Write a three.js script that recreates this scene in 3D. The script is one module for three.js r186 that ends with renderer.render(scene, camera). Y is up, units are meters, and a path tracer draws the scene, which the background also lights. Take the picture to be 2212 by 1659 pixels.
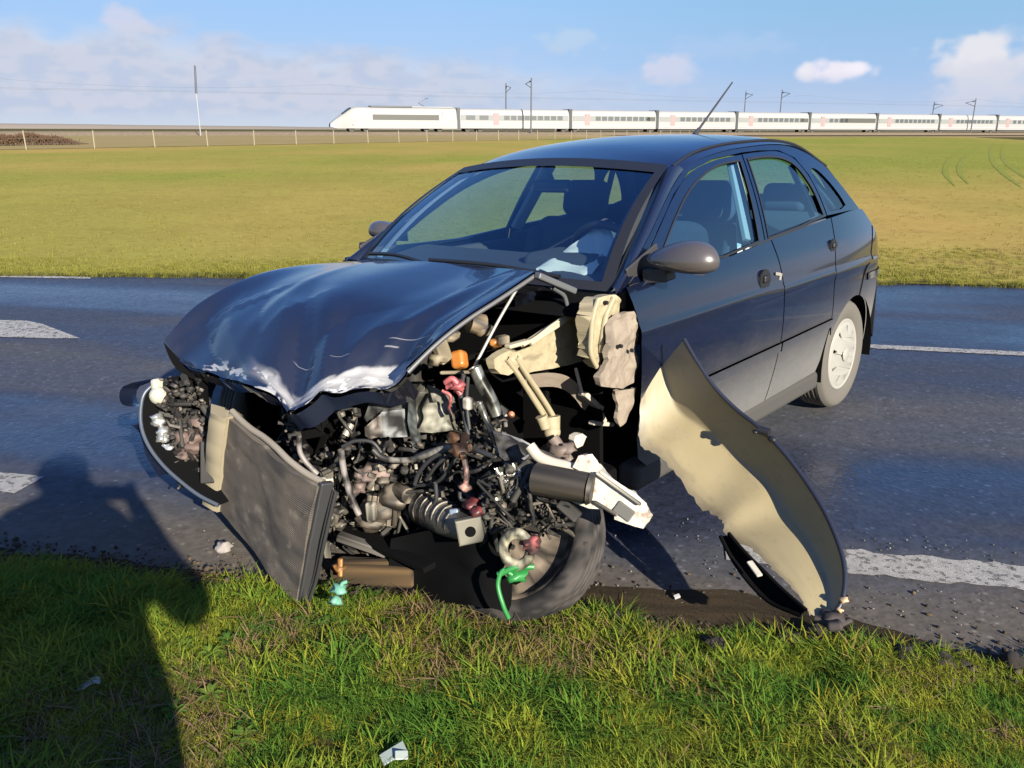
import * as THREE from 'three';
import { mergeGeometries, mergeVertices, toCreasedNormals } from 'three/addons/utils/BufferGeometryUtils.js';
import { RoundedBoxGeometry } from 'three/addons/geometries/RoundedBoxGeometry.js';
import { MarchingCubes } from 'three/addons/objects/MarchingCubes.js';

// ---------------------------------------------------------------- camera, sky, sun, exposure
const EXPOSURE = 2.8;
const scene = new THREE.Scene();
const camera = new THREE.PerspectiveCamera(50.685, 4 / 3, 0.05, 6000);
camera.rotation.order = 'YXZ';
camera.position.set(0, 1.4265, 0);
camera.rotation.set(-17.477 * Math.PI / 180, 0, 0.168 * Math.PI / 180);
camera.updateMatrixWorld(true);
const renderer = new THREE.WebGLRenderer({ antialias: true });
renderer.toneMapping = THREE.LinearToneMapping;
renderer.toneMappingExposure = EXPOSURE;
renderer.shadowMap.enabled = true;

const SUN = new THREE.Vector3(2.0, 1.72, 3.49).normalize();
const sun = new THREE.DirectionalLight(new THREE.Color(1, 0.93, 0.80), 5);
sun.position.copy(SUN).multiplyScalar(60); sun.target.position.set(0, 0, -3);
sun.castShadow = true; sun.shadow.mapSize.set(4096, 4096);
Object.assign(sun.shadow.camera, { left: -12, right: 12, top: 12, bottom: -12, near: 1, far: 140 });
scene.add(sun, sun.target);

// ---------------------------------------------------------------- small maths
let seed = 7;
const rnd = () => { seed = (seed * 1664525 + 1013904223) >>> 0; return seed / 4294967296; };
const rr = (a, b) => a + (b - a) * rnd();
const clamp = (x, a = 0, b = 1) => Math.min(b, Math.max(a, x));
const mixf = (a, b, t) => a + (b - a) * t;
const mix3 = (a, b, t) => [mixf(a[0], b[0], t), mixf(a[1], b[1], t), mixf(a[2], b[2], t)];
const sstep = (a, b, x) => { const t = clamp((x - a) / (b - a)); return t * t * (3 - 2 * t); };
const hash = (x, y) => { let h = Math.imul(x | 0, 374761393) ^ Math.imul(y | 0, 668265263); h = Math.imul(h ^ (h >>> 13), 1274126177); return ((h ^ (h >>> 16)) >>> 0) / 4294967296; };
function vnoise(x, y, px = 0) {
  const ix = Math.floor(x), iy = Math.floor(y), fx = x - ix, fy = y - iy, u = fx * fx * (3 - 2 * fx), v = fy * fy * (3 - 2 * fy);
  const w = (i) => (px ? ((i % px) + px) % px : i);
  return mixf(mixf(hash(w(ix), w(iy)), hash(w(ix + 1), w(iy)), u), mixf(hash(w(ix), w(iy + 1)), hash(w(ix + 1), w(iy + 1)), u), v);
}
function fbm(x, y, o = 4, px = 0) { let s = 0, a = 0.5, t = 0; for (let i = 0; i < o; i++) { s += a * vnoise(x + i * 17.3 * (px ? 0 : 1), y + i * 9.1 * (px ? 0 : 1), px); t += a; a *= 0.5; x *= 2; y *= 2; px *= 2; } return s / t; }
const V3 = (x, y, z) => new THREE.Vector3(x, y, z);
const s2l = (c) => c.map((v) => { v /= 255; return v <= 0.04045 ? v / 12.92 : ((v + 0.055) / 1.055) ** 2.4; });
function pl(pts, x) { // piecewise linear through [x, y] pairs sorted by x
  if (x <= pts[0][0]) return pts[0][1];
  for (let i = 1; i < pts.length; i++) if (x <= pts[i][0]) { const a = pts[i - 1], b = pts[i]; return mixf(a[1], b[1], (x - a[0]) / (b[0] - a[0])); }
  return pts[pts.length - 1][1];
}
function ps(pts, x) { // smooth (Catmull-Rom) through [x, y] pairs sorted by x
  const n = pts.length; if (x <= pts[0][0]) return pts[0][1]; if (x >= pts[n - 1][0]) return pts[n - 1][1];
  let i = 1; while (x > pts[i][0]) i++;
  const p1 = pts[i - 1], p2 = pts[i], p0 = pts[Math.max(0, i - 2)], p3 = pts[Math.min(n - 1, i + 1)], h = p2[0] - p1[0], t = (x - p1[0]) / h;
  const m1 = p2 === p0 ? 0 : (p2[1] - p0[1]) / (p2[0] - p0[0]) * h, m2 = p3 === p1 ? 0 : (p3[1] - p1[1]) / (p3[0] - p1[0]) * h, t2 = t * t, t3 = t2 * t;
  return (2 * t3 - 3 * t2 + 1) * p1[1] + (t3 - 2 * t2 + t) * m1 + (-2 * t3 + 3 * t2) * p2[1] + (t3 - t2) * m2;
}

// a picture direction of the surveyed photograph (2212 wide) as a world ray, used to survey points at their real distance
const FPX = 829.5 / Math.tan(50.685 * Math.PI / 360);
const camFwd = V3(0, 0, -1).applyQuaternion(camera.quaternion);
function rayOf(u, v) { return V3((u - 1106) / FPX, -(v - 829.5) / FPX, -1).applyQuaternion(camera.quaternion); }
function ground(u, v, h = 0) { const d = rayOf(u, v), t = (h - camera.position.y) / d.y; return camera.position.clone().addScaledVector(d, t); }
function azel(u, v) { const d = rayOf(u, v).normalize(); return [Math.atan2(d.x, -d.z) * 180 / Math.PI, Math.asin(d.y) * 180 / Math.PI]; }

// ---------------------------------------------------------------- sky
{
  const W = 4096, H = 2048, data = new Float32Array(W * H * 4);
  const bankTop = [[-60, 6.5], [azel(0, 30)[0], azel(0, 30)[1]], [azel(120, 50)[0], azel(120, 55)[1]], [azel(270, 40)[0], azel(270, 40)[1]], [azel(450, 85)[0], azel(450, 85)[1]], [azel(800, 115)[0], azel(800, 115)[1]], [azel(1000, 125)[0], azel(1000, 125)[1]], [azel(1300, 150)[0], azel(1300, 150)[1]], [azel(1700, 190)[0], azel(1700, 190)[1]], [60, 2.2]];
  const puffs = [[1795, 155, 76, 24, 1.0, [240, 236, 248]], [1740, 152, 26, 20, 0.9, [240, 238, 246]], [1855, 150, 28, 20, 1.0, [246, 242, 252]], [2110, 130, 108, 60, 1.0, [230, 231, 239]], [2120, 190, 100, 60, 0.8, [217, 219, 232]], [2190, 170, 70, 60, 0.7, [215, 218, 232]], [1450, 152, 58, 34, 0.75, [216, 218, 236]], [1235, 85, 62, 34, 0.38, [208, 222, 232]], [1560, 100, 160, 30, 0.25, [195, 210, 240]], [270, 45, 45, 30, 0.6, [222, 218, 232]]]
    .map(([u, v, w, h, o, c]) => { const [a, e] = azel(u, v), [a2] = azel(u + w, v), [, e2] = azel(u, v - h); return [a, e, a2 - a, e2 - e, o, s2l(c)]; });
  const top = [[0, s2l([206, 217, 232])], [1.5, s2l([190, 210, 238])], [3.5, s2l([178, 208, 246])], [9, s2l([158, 203, 250])], [20, s2l([98, 158, 238])], [45, s2l([62, 120, 212])], [90, s2l([48, 98, 188])]];
  const topR = [[0, s2l([200, 213, 233])], [1.5, s2l([180, 202, 234])], [3.5, s2l([164, 197, 236])], [9, s2l([140, 192, 230])], [20, s2l([92, 152, 232])], [45, s2l([60, 118, 210])], [90, s2l([48, 98, 188])]];
  const lerpTop = (t, e) => { for (let i = 1; i < t.length; i++) if (e <= t[i][0]) return mix3(t[i - 1][1], t[i][1], (e - t[i - 1][0]) / (t[i][0] - t[i - 1][0])); return t[t.length - 1][1]; };
  const bankA = s2l([207, 212, 228]), bankB = s2l([192, 204, 227]), bankC = s2l([220, 225, 236]);
  const sunAz = Math.atan2(SUN.x, -SUN.z) * 180 / Math.PI, sunEl = Math.asin(SUN.y) * 180 / Math.PI;
  for (let j = 0; j < H; j++) {
    const el = ((j + 0.5) / H - 0.5) * 180;
    for (let i = 0; i < W; i++) {
      let az = ((i + 0.5) / W) * 360 - 180 + 90; if (az > 180) az -= 360;
      let c;
      if (el < -1) c = [0.10, 0.095, 0.06];
      else {
        const e = Math.max(0, el);
        c = mix3(lerpTop(top, e), lerpTop(topR, e), sstep(-8, 25, Math.abs(az) > 100 ? 10 : az));
        // brighter, paler air towards the sun
        const ca = Math.sin(e * Math.PI / 180) * Math.sin(sunEl * Math.PI / 180) + Math.cos(e * Math.PI / 180) * Math.cos(sunEl * Math.PI / 180) * Math.cos((az - sunAz) * Math.PI / 180);
        const g = Math.exp(-(Math.acos(clamp(ca, -1, 1)) * 180 / Math.PI) / 22);
        c = c.map((v, k) => v + g * [0.9, 0.85, 0.75][k]);
        if (el < 14) {
          const n = fbm(az * 0.33 + 40, e * 0.8, 5), n2 = fbm(az * 0.9 + 11, e * 2.1 + 5, 4);
          const topE = Math.abs(az) < 60 ? pl(bankTop, az) : 4.5 + 3 * fbm(az * 0.05 + 70, 3, 2);
          const m = sstep(topE + 0.9, topE - 1.3, e + (n - 0.5) * 3.2) * (az > -60 && az < 60 ? sstep(16, -12, az) * 0.85 + 0.15 : 0.7) * sstep(0.1, 1.2, e);
          let bc = mix3(bankB, bankA, sstep(0.3, 0.65, n2)); bc = mix3(bc, bankC, sstep(topE - 2.6, topE, e) * sstep(0.45, 0.7, n));
          c = mix3(c, bc, clamp(m * 0.95));
          for (const [a, pe, w, h, o, pc] of puffs) {
            const dx = (az - a) / w, dy = (e - pe) / h; if (Math.abs(dx) > 2.2 || Math.abs(dy) > 2.2) continue;
            const q = Math.sqrt(dx * dx + dy * dy) + (fbm(az * 0.9 + a * 3, e * 1.4 + 7, 5) - 0.5) * 1.5;
            c = mix3(c, mix3(pc, bankB, sstep(0.2, -1.2, dy) * 0.45), o * sstep(1.25, 0.45, q));
          }
          c = mix3(c, s2l([205, 216, 232]), sstep(1.1, 0, e) * 0.7);
        }
      }
      const k = (j * W + i) * 4; for (let q = 0; q < 3; q++) data[k + q] = c[q] / EXPOSURE; data[k + 3] = 1;
    }
  }
  const t = new THREE.DataTexture(data, W, H, THREE.RGBAFormat, THREE.FloatType);
  t.mapping = THREE.EquirectangularReflectionMapping; t.magFilter = THREE.LinearFilter; t.minFilter = THREE.LinearFilter; t.needsUpdate = true;
  scene.background = t; scene.environment = t;
}

// ---------------------------------------------------------------- materials and builders
function tex(w, h, fn, srgb = true, repeat = true) {
  const d = new Uint8Array(w * h * 4);
  for (let j = 0; j < h; j++) for (let i = 0; i < w; i++) {
    const c = fn((i + 0.5) / w, (j + 0.5) / h, i, j), k = (j * w + i) * 4;
    for (let q = 0; q < 3; q++) { let v = clamp(Array.isArray(c) ? c[q] : c); if (srgb) v = v <= 0.0031308 ? v * 12.92 : 1.055 * v ** (1 / 2.4) - 0.055; d[k + q] = Math.round(v * 255); }
    d[k + 3] = 255;
  }
  const t = new THREE.DataTexture(d, w, h); t.magFilter = THREE.LinearFilter; t.minFilter = THREE.LinearMipmapLinearFilter; t.generateMipmaps = true;
  if (srgb) t.colorSpace = THREE.SRGBColorSpace;
  t.wrapS = t.wrapT = repeat ? THREE.RepeatWrapping : THREE.ClampToEdgeWrapping; t.needsUpdate = true; return t;
}
function mat(rgb, roughness = 0.8, metalness = 0, more = {}) {
  const m = new THREE.MeshPhysicalMaterial({ roughness, metalness, side: THREE.DoubleSide, ...more });
  const k = more.transmission === 1 ? 1 : 0.72; // one base-colour level for the whole place
  m.color.setRGB(rgb[0] * k, rgb[1] * k, rgb[2] * k); return m;
}
const used = new Map();
function numbered(n) { const k = used.get(n) ?? 0; used.set(n, k + 1); return k ? n + '_' + String(k).padStart(3, '0') : n; }
function mk(name, geo, m, parent) {
  const o = new THREE.Mesh(Array.isArray(geo) ? merge(geo) : geo, m);
  if (m.userData.grimy) soil3(o.geometry);
  o.name = parent ? name : numbered(name); o.castShadow = o.receiveShadow = true; (parent ?? scene).add(o); return o;
}
function soil3(g) { // oil and road dirt, by place on the part
  if (g.attributes.color) return; const p = g.attributes.position, c = new Float32Array(p.count * 3);
  for (let i = 0; i < p.count; i++) { const x = p.getX(i), y = p.getY(i), z = p.getZ(i), n = fbm(x * 34 + z * 21 + 5, y * 34 - z * 17, 4), d = fbm(x * 90 + z * 70, y * 95 - z * 60, 3), k = mixf(0.07, 1.0, sstep(0.36, 0.68, n)) * (0.65 + 0.6 * d); c[i * 3] = k; c[i * 3 + 1] = k * (0.93 + 0.07 * n); c[i * 3 + 2] = k * (0.82 + 0.16 * n); }
  g.setAttribute('color', new THREE.BufferAttribute(c, 3));
}
function gmat(rgb, r, m = 0, more = {}) { const q = mat(rgb, r, m, { vertexColors: true, ...more }); q.userData.grimy = true; return q; }
function merge(list) {
  const l = list.map((g) => { let h = g.index ? g.toNonIndexed() : g; const c = new THREE.BufferGeometry(); c.setAttribute('position', h.attributes.position); if (!h.attributes.normal) h.computeVertexNormals(); c.setAttribute('normal', h.attributes.normal); c.setAttribute('uv', h.attributes.uv ?? new THREE.BufferAttribute(new Float32Array(h.attributes.position.count * 2), 2)); return c; });
  return mergeGeometries(l);
}
function thing(name, label, category, pos = [0, 0, 0], group) {
  const o = new THREE.Group(); o.name = numbered(name); o.position.set(...pos); scene.add(o); tag(o, label, category, group); return o;
}
function tag(o, label, category, group, kind) { Object.assign(o.userData, { label, category }); if (group) o.userData.group = group; if (kind) o.userData.kind = kind; return o; }
function struct(o, label, category, kind = 'structure') { return tag(o, label, category, undefined, kind); }
const P3 = (a) => (a.isVector3 ? a : V3(...a));
function tube(pts, r, radial = 8, seg) { const c = pts.length === 2 ? new THREE.LineCurve3(P3(pts[0]), P3(pts[1])) : new THREE.CatmullRomCurve3(pts.map(P3), false, 'centripetal'); return new THREE.TubeGeometry(c, seg ?? (pts.length === 2 ? 1 : pts.length * 5), r, radial, false); }
function rod(a, b, r0, r1 = r0, seg = 14) { a = P3(a); b = P3(b); const g = new THREE.CylinderGeometry(r1, r0, a.distanceTo(b), seg); g.applyQuaternion(new THREE.Quaternion().setFromUnitVectors(V3(0, 1, 0), b.clone().sub(a).normalize())); g.translate((a.x + b.x) / 2, (a.y + b.y) / 2, (a.z + b.z) / 2); return g; }
function rbox(w, h, d, r = 0.01, seg = 2) { return new RoundedBoxGeometry(w, h, d, seg, Math.min(r, w * 0.49, h * 0.49, d * 0.49)); }
function place(g, p, rot = [0, 0, 0]) { g.applyMatrix4(new THREE.Matrix4().compose(P3(p), new THREE.Quaternion().setFromEuler(new THREE.Euler(...rot)), V3(1, 1, 1))); return g; }
function bar(a, b, w, h, up = V3(0, 1, 0), r = 0.006) { // a rounded bar from a to b
  a = P3(a); b = P3(b); const d = b.clone().sub(a), L = d.length(); d.normalize(); const s = d.clone().cross(up).normalize(), u = s.clone().cross(d);
  const g = rbox(L, h, w, r, 1); g.applyMatrix4(new THREE.Matrix4().makeBasis(d, u, s).setPosition(a.clone().add(b).multiplyScalar(0.5))); return g;
}
function grid(nu, nv, f, uvf) { // sheet of (nu x nv) cells from f(s, t)
  const p = [], uv = [], ix = [];
  for (let j = 0; j <= nv; j++) for (let i = 0; i <= nu; i++) { const s = i / nu, t = j / nv, q = f(s, t); p.push(q.x, q.y, q.z); const w = uvf ? uvf(s, t) : [s, t]; uv.push(w[0], w[1]); }
  for (let j = 0; j < nv; j++) for (let i = 0; i < nu; i++) { const a = j * (nu + 1) + i, b = a + 1, c = a + nu + 1, d = c + 1; ix.push(a, b, d, a, d, c); }
  const g = new THREE.BufferGeometry(); g.setAttribute('position', new THREE.Float32BufferAttribute(p, 3)); g.setAttribute('uv', new THREE.Float32BufferAttribute(uv, 2)); g.setIndex(ix); g.computeVertexNormals(); return g;
}
// a thin pressed-metal panel: polygons in (a, b), mapped onto a curved surface, with thickness and turned-in rims
function panel(poly, map, step = 0.02, thick = 0.004, uvf = (a, b) => [a, b], flip = false) {
  const verts = [], uvs = [], nrm = [], key = new Map(), tris = [];
  const e = 1e-3;
  const vid = (a, b) => {
    const k = Math.round(a * 2e4) + ':' + Math.round(b * 2e4); if (key.has(k)) return key.get(k);
    const p = map(a, b), n = map(a + e, b).sub(map(a - e, b)).cross(map(a, b + e).sub(map(a, b - e))).normalize(); if (flip) n.negate();
    key.set(k, verts.length); verts.push(p); nrm.push(n); uvs.push(uvf(a, b)); return verts.length - 1;
  };
  let x0 = 1e9, x1 = -1e9, y0 = 1e9, y1 = -1e9; for (const [a, b] of poly) { x0 = Math.min(x0, a); x1 = Math.max(x1, a); y0 = Math.min(y0, b); y1 = Math.max(y1, b); }
  const inside = (x, y) => { let r = false; for (let i = 0, j = poly.length - 1; i < poly.length; j = i++) { const [ax, ay] = poly[i], [bx, by] = poly[j]; if ((ay > y) !== (by > y) && x < (bx - ax) * (y - ay) / (by - ay) + ax) r = !r; } return r; };
  const nx = Math.max(1, Math.ceil((x1 - x0) / step)), ny = Math.max(1, Math.ceil((y1 - y0) / step));
  const touched = new Set();
  for (let i = 0; i < poly.length; i++) {
    const [ax, ay] = poly[i], [bx, by] = poly[(i + 1) % poly.length], n = Math.ceil(Math.hypot(bx - ax, by - ay) / (step * 0.2)) + 1;
    for (let k = 0; k <= n; k++) { const fx = (ax + (bx - ax) * k / n - x0) / step, fy = (ay + (by - ay) * k / n - y0) / step; for (const du of [-0.05, 0.05]) for (const dv of [-0.05, 0.05]) touched.add(Math.floor(fx + du) + ',' + Math.floor(fy + dv)); }
  }
  const clip = (pts, ax, v, keep) => { const o = []; for (let i = 0; i < pts.length; i++) { const p = pts[i], q = pts[(i + 1) % pts.length], ip = (p[ax] - v) * keep >= 0, iq = (q[ax] - v) * keep >= 0; if (ip) o.push(p); if (ip !== iq) { const t = (v - p[ax]) / (q[ax] - p[ax]); o.push(ax === 0 ? [v, p[1] + (q[1] - p[1]) * t] : [p[0] + (q[0] - p[0]) * t, v]); } } return o; };
  const tri = (a, b, c) => { if (a !== b && b !== c && a !== c) tris.push(a, b, c); };
  for (let j = 0; j < ny; j++) for (let i = 0; i < nx; i++) {
    const a0 = x0 + i * step, a1 = a0 + step, b0 = y0 + j * step, b1 = b0 + step;
    if (!touched.has(i + ',' + j)) { if (inside(a0 + step / 2, b0 + step / 2)) { const q = [vid(a0, b0), vid(a1, b0), vid(a1, b1), vid(a0, b1)]; tri(q[0], q[1], q[2]); tri(q[0], q[2], q[3]); } continue; }
    let c = clip(clip(clip(clip(poly, 0, a0, 1), 0, a1, -1), 1, b0, 1), 1, b1, -1);
    c = c.filter((p, k) => { const q = c[(k + 1) % c.length]; return Math.hypot(p[0] - q[0], p[1] - q[1]) > 2e-5; });
    if (c.length < 3) continue;
    let area = 0; for (let k = 0; k < c.length; k++) { const p = c[k], q = c[(k + 1) % c.length]; area += p[0] * q[1] - q[0] * p[1]; } if (Math.abs(area) < 1e-8) continue; if (area < 0) c.reverse();
    const ct = c.map((p) => new THREE.Vector2(p[0], p[1])), ids = c.map((p) => vid(p[0], p[1]));
    for (const f of THREE.ShapeUtils.triangulateShape(ct, [])) tri(ids[f[0]], ids[f[1]], ids[f[2]]);
  }
  const pos = [], nor = [], uv = [], idx = [], n = verts.length;
  for (let i = 0; i < n; i++) { pos.push(...verts[i].toArray()); nor.push(...nrm[i].toArray()); uv.push(...uvs[i]); }
  for (let i = 0; i < tris.length; i += 3) flip ? idx.push(tris[i], tris[i + 2], tris[i + 1]) : idx.push(tris[i], tris[i + 1], tris[i + 2]);
  if (thick) {
    for (let i = 0; i < n; i++) { const q = verts[i].clone().addScaledVector(nrm[i], -thick); pos.push(...q.toArray()); nor.push(...nrm[i].clone().negate().toArray()); uv.push(...uvs[i]); }
    for (let i = 0; i < tris.length; i += 3) flip ? idx.push(n + tris[i], n + tris[i + 1], n + tris[i + 2]) : idx.push(n + tris[i], n + tris[i + 2], n + tris[i + 1]);
    const ed = new Map(); for (let i = 0; i < tris.length; i += 3) for (let k = 0; k < 3; k++) { const a = tris[i + k], b = tris[i + (k + 1) % 3], r = b + '_' + a; if (ed.has(r)) ed.delete(r); else ed.set(a + '_' + b, [a, b]); }
    for (const [a, b] of ed.values()) {
      const A = verts[a], B = verts[b], nn = B.clone().sub(A).cross(nrm[a]).normalize(); if (!isFinite(nn.x) || flip) nn.negate(); const s = pos.length / 3;
      for (const [q, o] of [[a, 0], [b, 0], [b, 1], [a, 1]]) { const w = verts[q].clone().addScaledVector(nrm[q], -thick * o); pos.push(...w.toArray()); nor.push(...nn.toArray()); uv.push(...uvs[q]); }
      idx.push(s, s + 2, s + 1, s, s + 3, s + 2);
    }
  }
  const g = new THREE.BufferGeometry(); g.setAttribute('position', new THREE.Float32BufferAttribute(pos, 3)); g.setAttribute('normal', new THREE.Float32BufferAttribute(nor, 3)); g.setAttribute('uv', new THREE.Float32BufferAttribute(uv, 2)); g.setIndex(idx); return g;
}
function clod(r, s = 1, d = 1, rough = 0.35) { const g = mergeVertices(new THREE.IcosahedronGeometry(r, d).deleteAttribute('uv').deleteAttribute('normal')), p = g.attributes.position; for (let i = 0; i < p.count; i++) { const k = 1 + (hash(i * 31 + s * 77, s) - 0.5) * 2 * rough; p.setXYZ(i, p.getX(i) * k, p.getY(i) * k * 0.7, p.getZ(i) * k); } g.computeVertexNormals(); return g; }

// ================================================================ THE SETTING
const roadDir = V3(1, 0, 0.193).normalize(), roadAcross = V3(0.193, 0, -1).normalize(); // along the road, and away from the camera
const roadO = ground(0, 1180);                                                          // on the near asphalt edge
const rp = (a, b, y = 0) => V3(roadO.x + roadDir.x * a + roadAcross.x * b, y, roadO.z + roadDir.z * a + roadAcross.z * b);
const roadAB = (p) => { const dx = p.x - roadO.x, dz = p.z - roadO.z; return [dx * roadDir.x + dz * roadDir.z, dx * roadAcross.x + dz * roadAcross.z]; };
function flat(pts, uvf, y) { // horizontal sheet from world points
  const s = pts.map((p) => new THREE.Vector2(p.x, -p.z)), f = THREE.ShapeUtils.triangulateShape(THREE.ShapeUtils.isClockWise(s) ? (pts.reverse(), s.reverse()) : s, []);
  const g = new THREE.BufferGeometry(); g.setAttribute('position', new THREE.Float32BufferAttribute(pts.flatMap((p) => [p.x, y ?? p.y, p.z]), 3));
  g.setAttribute('normal', new THREE.Float32BufferAttribute(pts.flatMap(() => [0, 1, 0]), 3)); g.setAttribute('uv', new THREE.Float32BufferAttribute(pts.flatMap((p) => uvf(p)), 2)); g.setIndex(f.flat()); return g;
}

// --- ground far out, and the sown field
{
  const soil = tex(512, 512, (u, v) => { const n = fbm(u * 24, v * 24, 5, 24), m = fbm(u * 6 + 3, v * 6, 3, 6); return mix3([0.10, 0.105, 0.028], [0.17, 0.125, 0.055], clamp(n * 1.3 - 0.2 + (m - 0.5) * 0.8)); });
  const tl = soil.clone(); tl.repeat.set(1 / 40, 1 / 40);
  const g = new THREE.PlaneGeometry(9000, 9000, 1, 1).rotateX(-Math.PI / 2), uv = g.attributes.uv; for (let i = 0; i < 4; i++) uv.setXY(i, uv.getX(i) * 9000, uv.getY(i) * 9000);
  g.translate(0, -0.06, 0);
  struct(mk('ground', g, mat([0.8, 0.8, 0.8], 1, 0, { map: tl, specularIntensity: 0.05 })), 'flat brown and olive open land reaching to the horizon', 'ground');
}
const fieldNear = [ground(-400, 590), ground(0, 588), ground(200, 592), ground(560, 592), ground(700, 598), ground(1890, 606), ground(2212, 616), ground(2800, 625)];
const fenceA = ground(0, 324), fenceB = ground(1106, 303), fenceDir = fenceB.clone().sub(fenceA).normalize();
const fencePt = (s) => fenceA.clone().addScaledVector(fenceDir, s);
// how green (1) or earthy (0) the young crop is at a place
function cropGreen(x, z) {
  const d = -z, n = fbm(x * 0.06 + 9, z * 0.05, 4), n2 = fbm(x * 0.35, z * 0.12 + 50, 3);
  let g = 0.46 + (n - 0.5) * 1.7 + (n2 - 0.5) * 0.6;
  g += 0.3 * Math.exp(-(((d - 26 - (x + 10) * 0.12) / 3.5) ** 2)) * sstep(4, -6, x);   // the greener streak on the left
  if (x > 2) g -= 0.42 * Math.exp(-(((d - 16 - (x - 4) * 0.4) / 6) ** 2)) * sstep(2, 6, x);  // earthy patch beside the road on the right
  if (x > 4) g += 0.35 * sstep(24, 40, d);
  return clamp(g);
}
{
  const far = [fencePt(420), fencePt(-60)];
  const NX = 120, NZ = 140, p = [], c = [], uv = [], ix = [];
  for (let j = 0; j <= NZ; j++) for (let i = 0; i <= NX; i++) {
    const s = i / NX, t = (j / NZ) ** 2.2, xa = mixf(-28, 30, s);
    const zn = -8.10 - sstep(3, -3, xa) * 0.05 + 0.09 * Math.max(0, xa - 1), a = V3(xa, 0, zn), b = far[1].clone().lerp(far[0], s ** 2.4 * 0.98 + 0.02 * s), q = a.lerp(b, t);
    p.push(q.x, q.y, q.z); uv.push(q.x / 6, q.z / 6);
    const g = cropGreen(q.x, q.z), k = mix3([0.43, 0.305, 0.098], [0.262, 0.275, 0.054], g), m = 0.9 + 0.2 * fbm(q.x * 0.8, q.z * 0.3, 3); c.push(...k.map((v) => v * m));
  }
  for (let j = 0; j < NZ; j++) for (let i = 0; i < NX; i++) { const a = j * (NX + 1) + i, b = a + 1, d = a + NX + 1; ix.push(a, b, d + 1, a, d + 1, d); }
  const g = new THREE.BufferGeometry(); g.setAttribute('position', new THREE.Float32BufferAttribute(p, 3)); g.setAttribute('color', new THREE.Float32BufferAttribute(c, 3)); g.setAttribute('uv', new THREE.Float32BufferAttribute(uv, 2)); g.setIndex(ix); g.computeVertexNormals();
  const detail = tex(1024, 1024, (u, v) => { const n = fbm(u * 90, v * 90, 4, 90), r = fbm(u * 12, v * 12, 3, 12); const k = 0.74 + 0.36 * n + 0.16 * (r - 0.5); return [k * 1.02, k, k * 0.9]; });
  struct(mk('field', g, mat([1, 1, 1], 1, 0, { map: detail, vertexColors: true, specularIntensity: 0.05 })), 'wide field of short young crop, green and earthy in patches, beyond the road', 'field');
  let trackNo = 0;
  // tractor tramlines pressed into the crop on the right
  for (const line of [[[2062, 402], [2043, 375], [2052, 345], [2085, 318], [2118, 305]], [[2206, 405], [2172, 378], [2146, 350], [2140, 325], [2148, 306]], [[2092, 398], [2074, 374], [2080, 346], [2108, 320], [2134, 307]], [[2240, 400], [2202, 374], [2172, 349], [2164, 325], [2170, 306]]]) {
    const cu = new THREE.CatmullRomCurve3(line.map(([u, v]) => ground(u, v)));
    const gg = grid(1, 60, (s, t) => { const q = cu.getPoint(t), d = cu.getTangent(t); return V3(q.x - d.z * (s - 0.5) * 0.24 * Math.sin(Math.PI * clamp(t * 0.9 + 0.05)), 0.006, q.z + d.x * (s - 0.5) * 0.24 * Math.sin(Math.PI * clamp(t * 0.9 + 0.05))); });
    struct(mk('tyre_track', gg, mat([0.23, 0.245, 0.050], 1, 0, { specularIntensity: 0.05 })), ['leftmost of the four thin curved tractor wheel tracks in the crop at right', 'third from left of the four thin curved wheel tracks in the crop at right', 'second from left of the four thin curved wheel tracks in the crop at right', 'rightmost of the four thin curved wheel tracks in the crop, at the frame edge'][trackNo++], 'tyre track');
  }
}
// --- the road
const roadTint = tex(2048, 1024, (u, v, i, j) => {
  const a = u * 24 - 12, b = v * 12 - 2, w = fbm(a * 0.5 + 3, b * 1.6, 4) - 0.5, s = hash(i, j), s2 = vnoise(i * 0.45, j * 0.45), bb = b + w * 0.7;
  const wet = roadWet(a, bb, w);
  let k = 0.056 + 0.026 * (s - 0.5) + 0.026 * (s2 - 0.5); if (s > 0.988) k += 0.10;
  k *= 1 + 0.5 * w; const dust = sstep(0.5, 0.05, bb) * 0.7 + 0.35 * sstep(0.6, 0.9, fbm(a * 1.3, b * 2.2 + 9, 4));
  let c = mix3([k * 0.92, k * 0.96, k * 1.16], [k * 1.5 + 0.03, k * 1.25 + 0.02, k + 0.006], clamp(dust)); return mix3(c, [c[0] * 0.44, c[1] * 0.52, c[2] * 0.78], wet);
}, true, true);
function roadWet(a, bb, w) {
  const band = pl([[-2, 0.1], [0.5, 0.15], [0.75, 0.75], [1.35, 0.9], [1.7, 0.18], [2.3, 0.15], [2.7, 0.6], [3.4, 0.55], [3.75, 0.85], [4.4, 0.9], [4.8, 0.45], [5.4, 0.7], [8, 0.6]], bb);
  return clamp(band * 1.1 + w * 0.7);
}
const roadRough = tex(1024, 512, (u, v, i, j) => { const a = u * 24 - 12, b = v * 12 - 2, w = fbm(a * 0.5 + 3, b * 1.6, 4) - 0.5; const wet = roadWet(a, b + w * 0.7, w); return mixf(0.9, 0.25, wet) + 0.1 * (hash(i, j) - 0.5); }, false, true);
const grit = tex(1024, 1024, (u, v, i, j) => { const n = vnoise(u * 128, v * 128, 128), m = vnoise(u * 256, v * 256, 256); return clamp(0.25 + 0.65 * n * n + 0.35 * m * m); }, false, true);
grit.repeat.set(12, 6); // the sheet's uv spans 24 m by 12 m, so one repeat is 2 m
const roadUV = (p) => { const [a, b] = roadAB(p); return [(a + 12) / 24, (b + 2) / 12]; };
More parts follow.
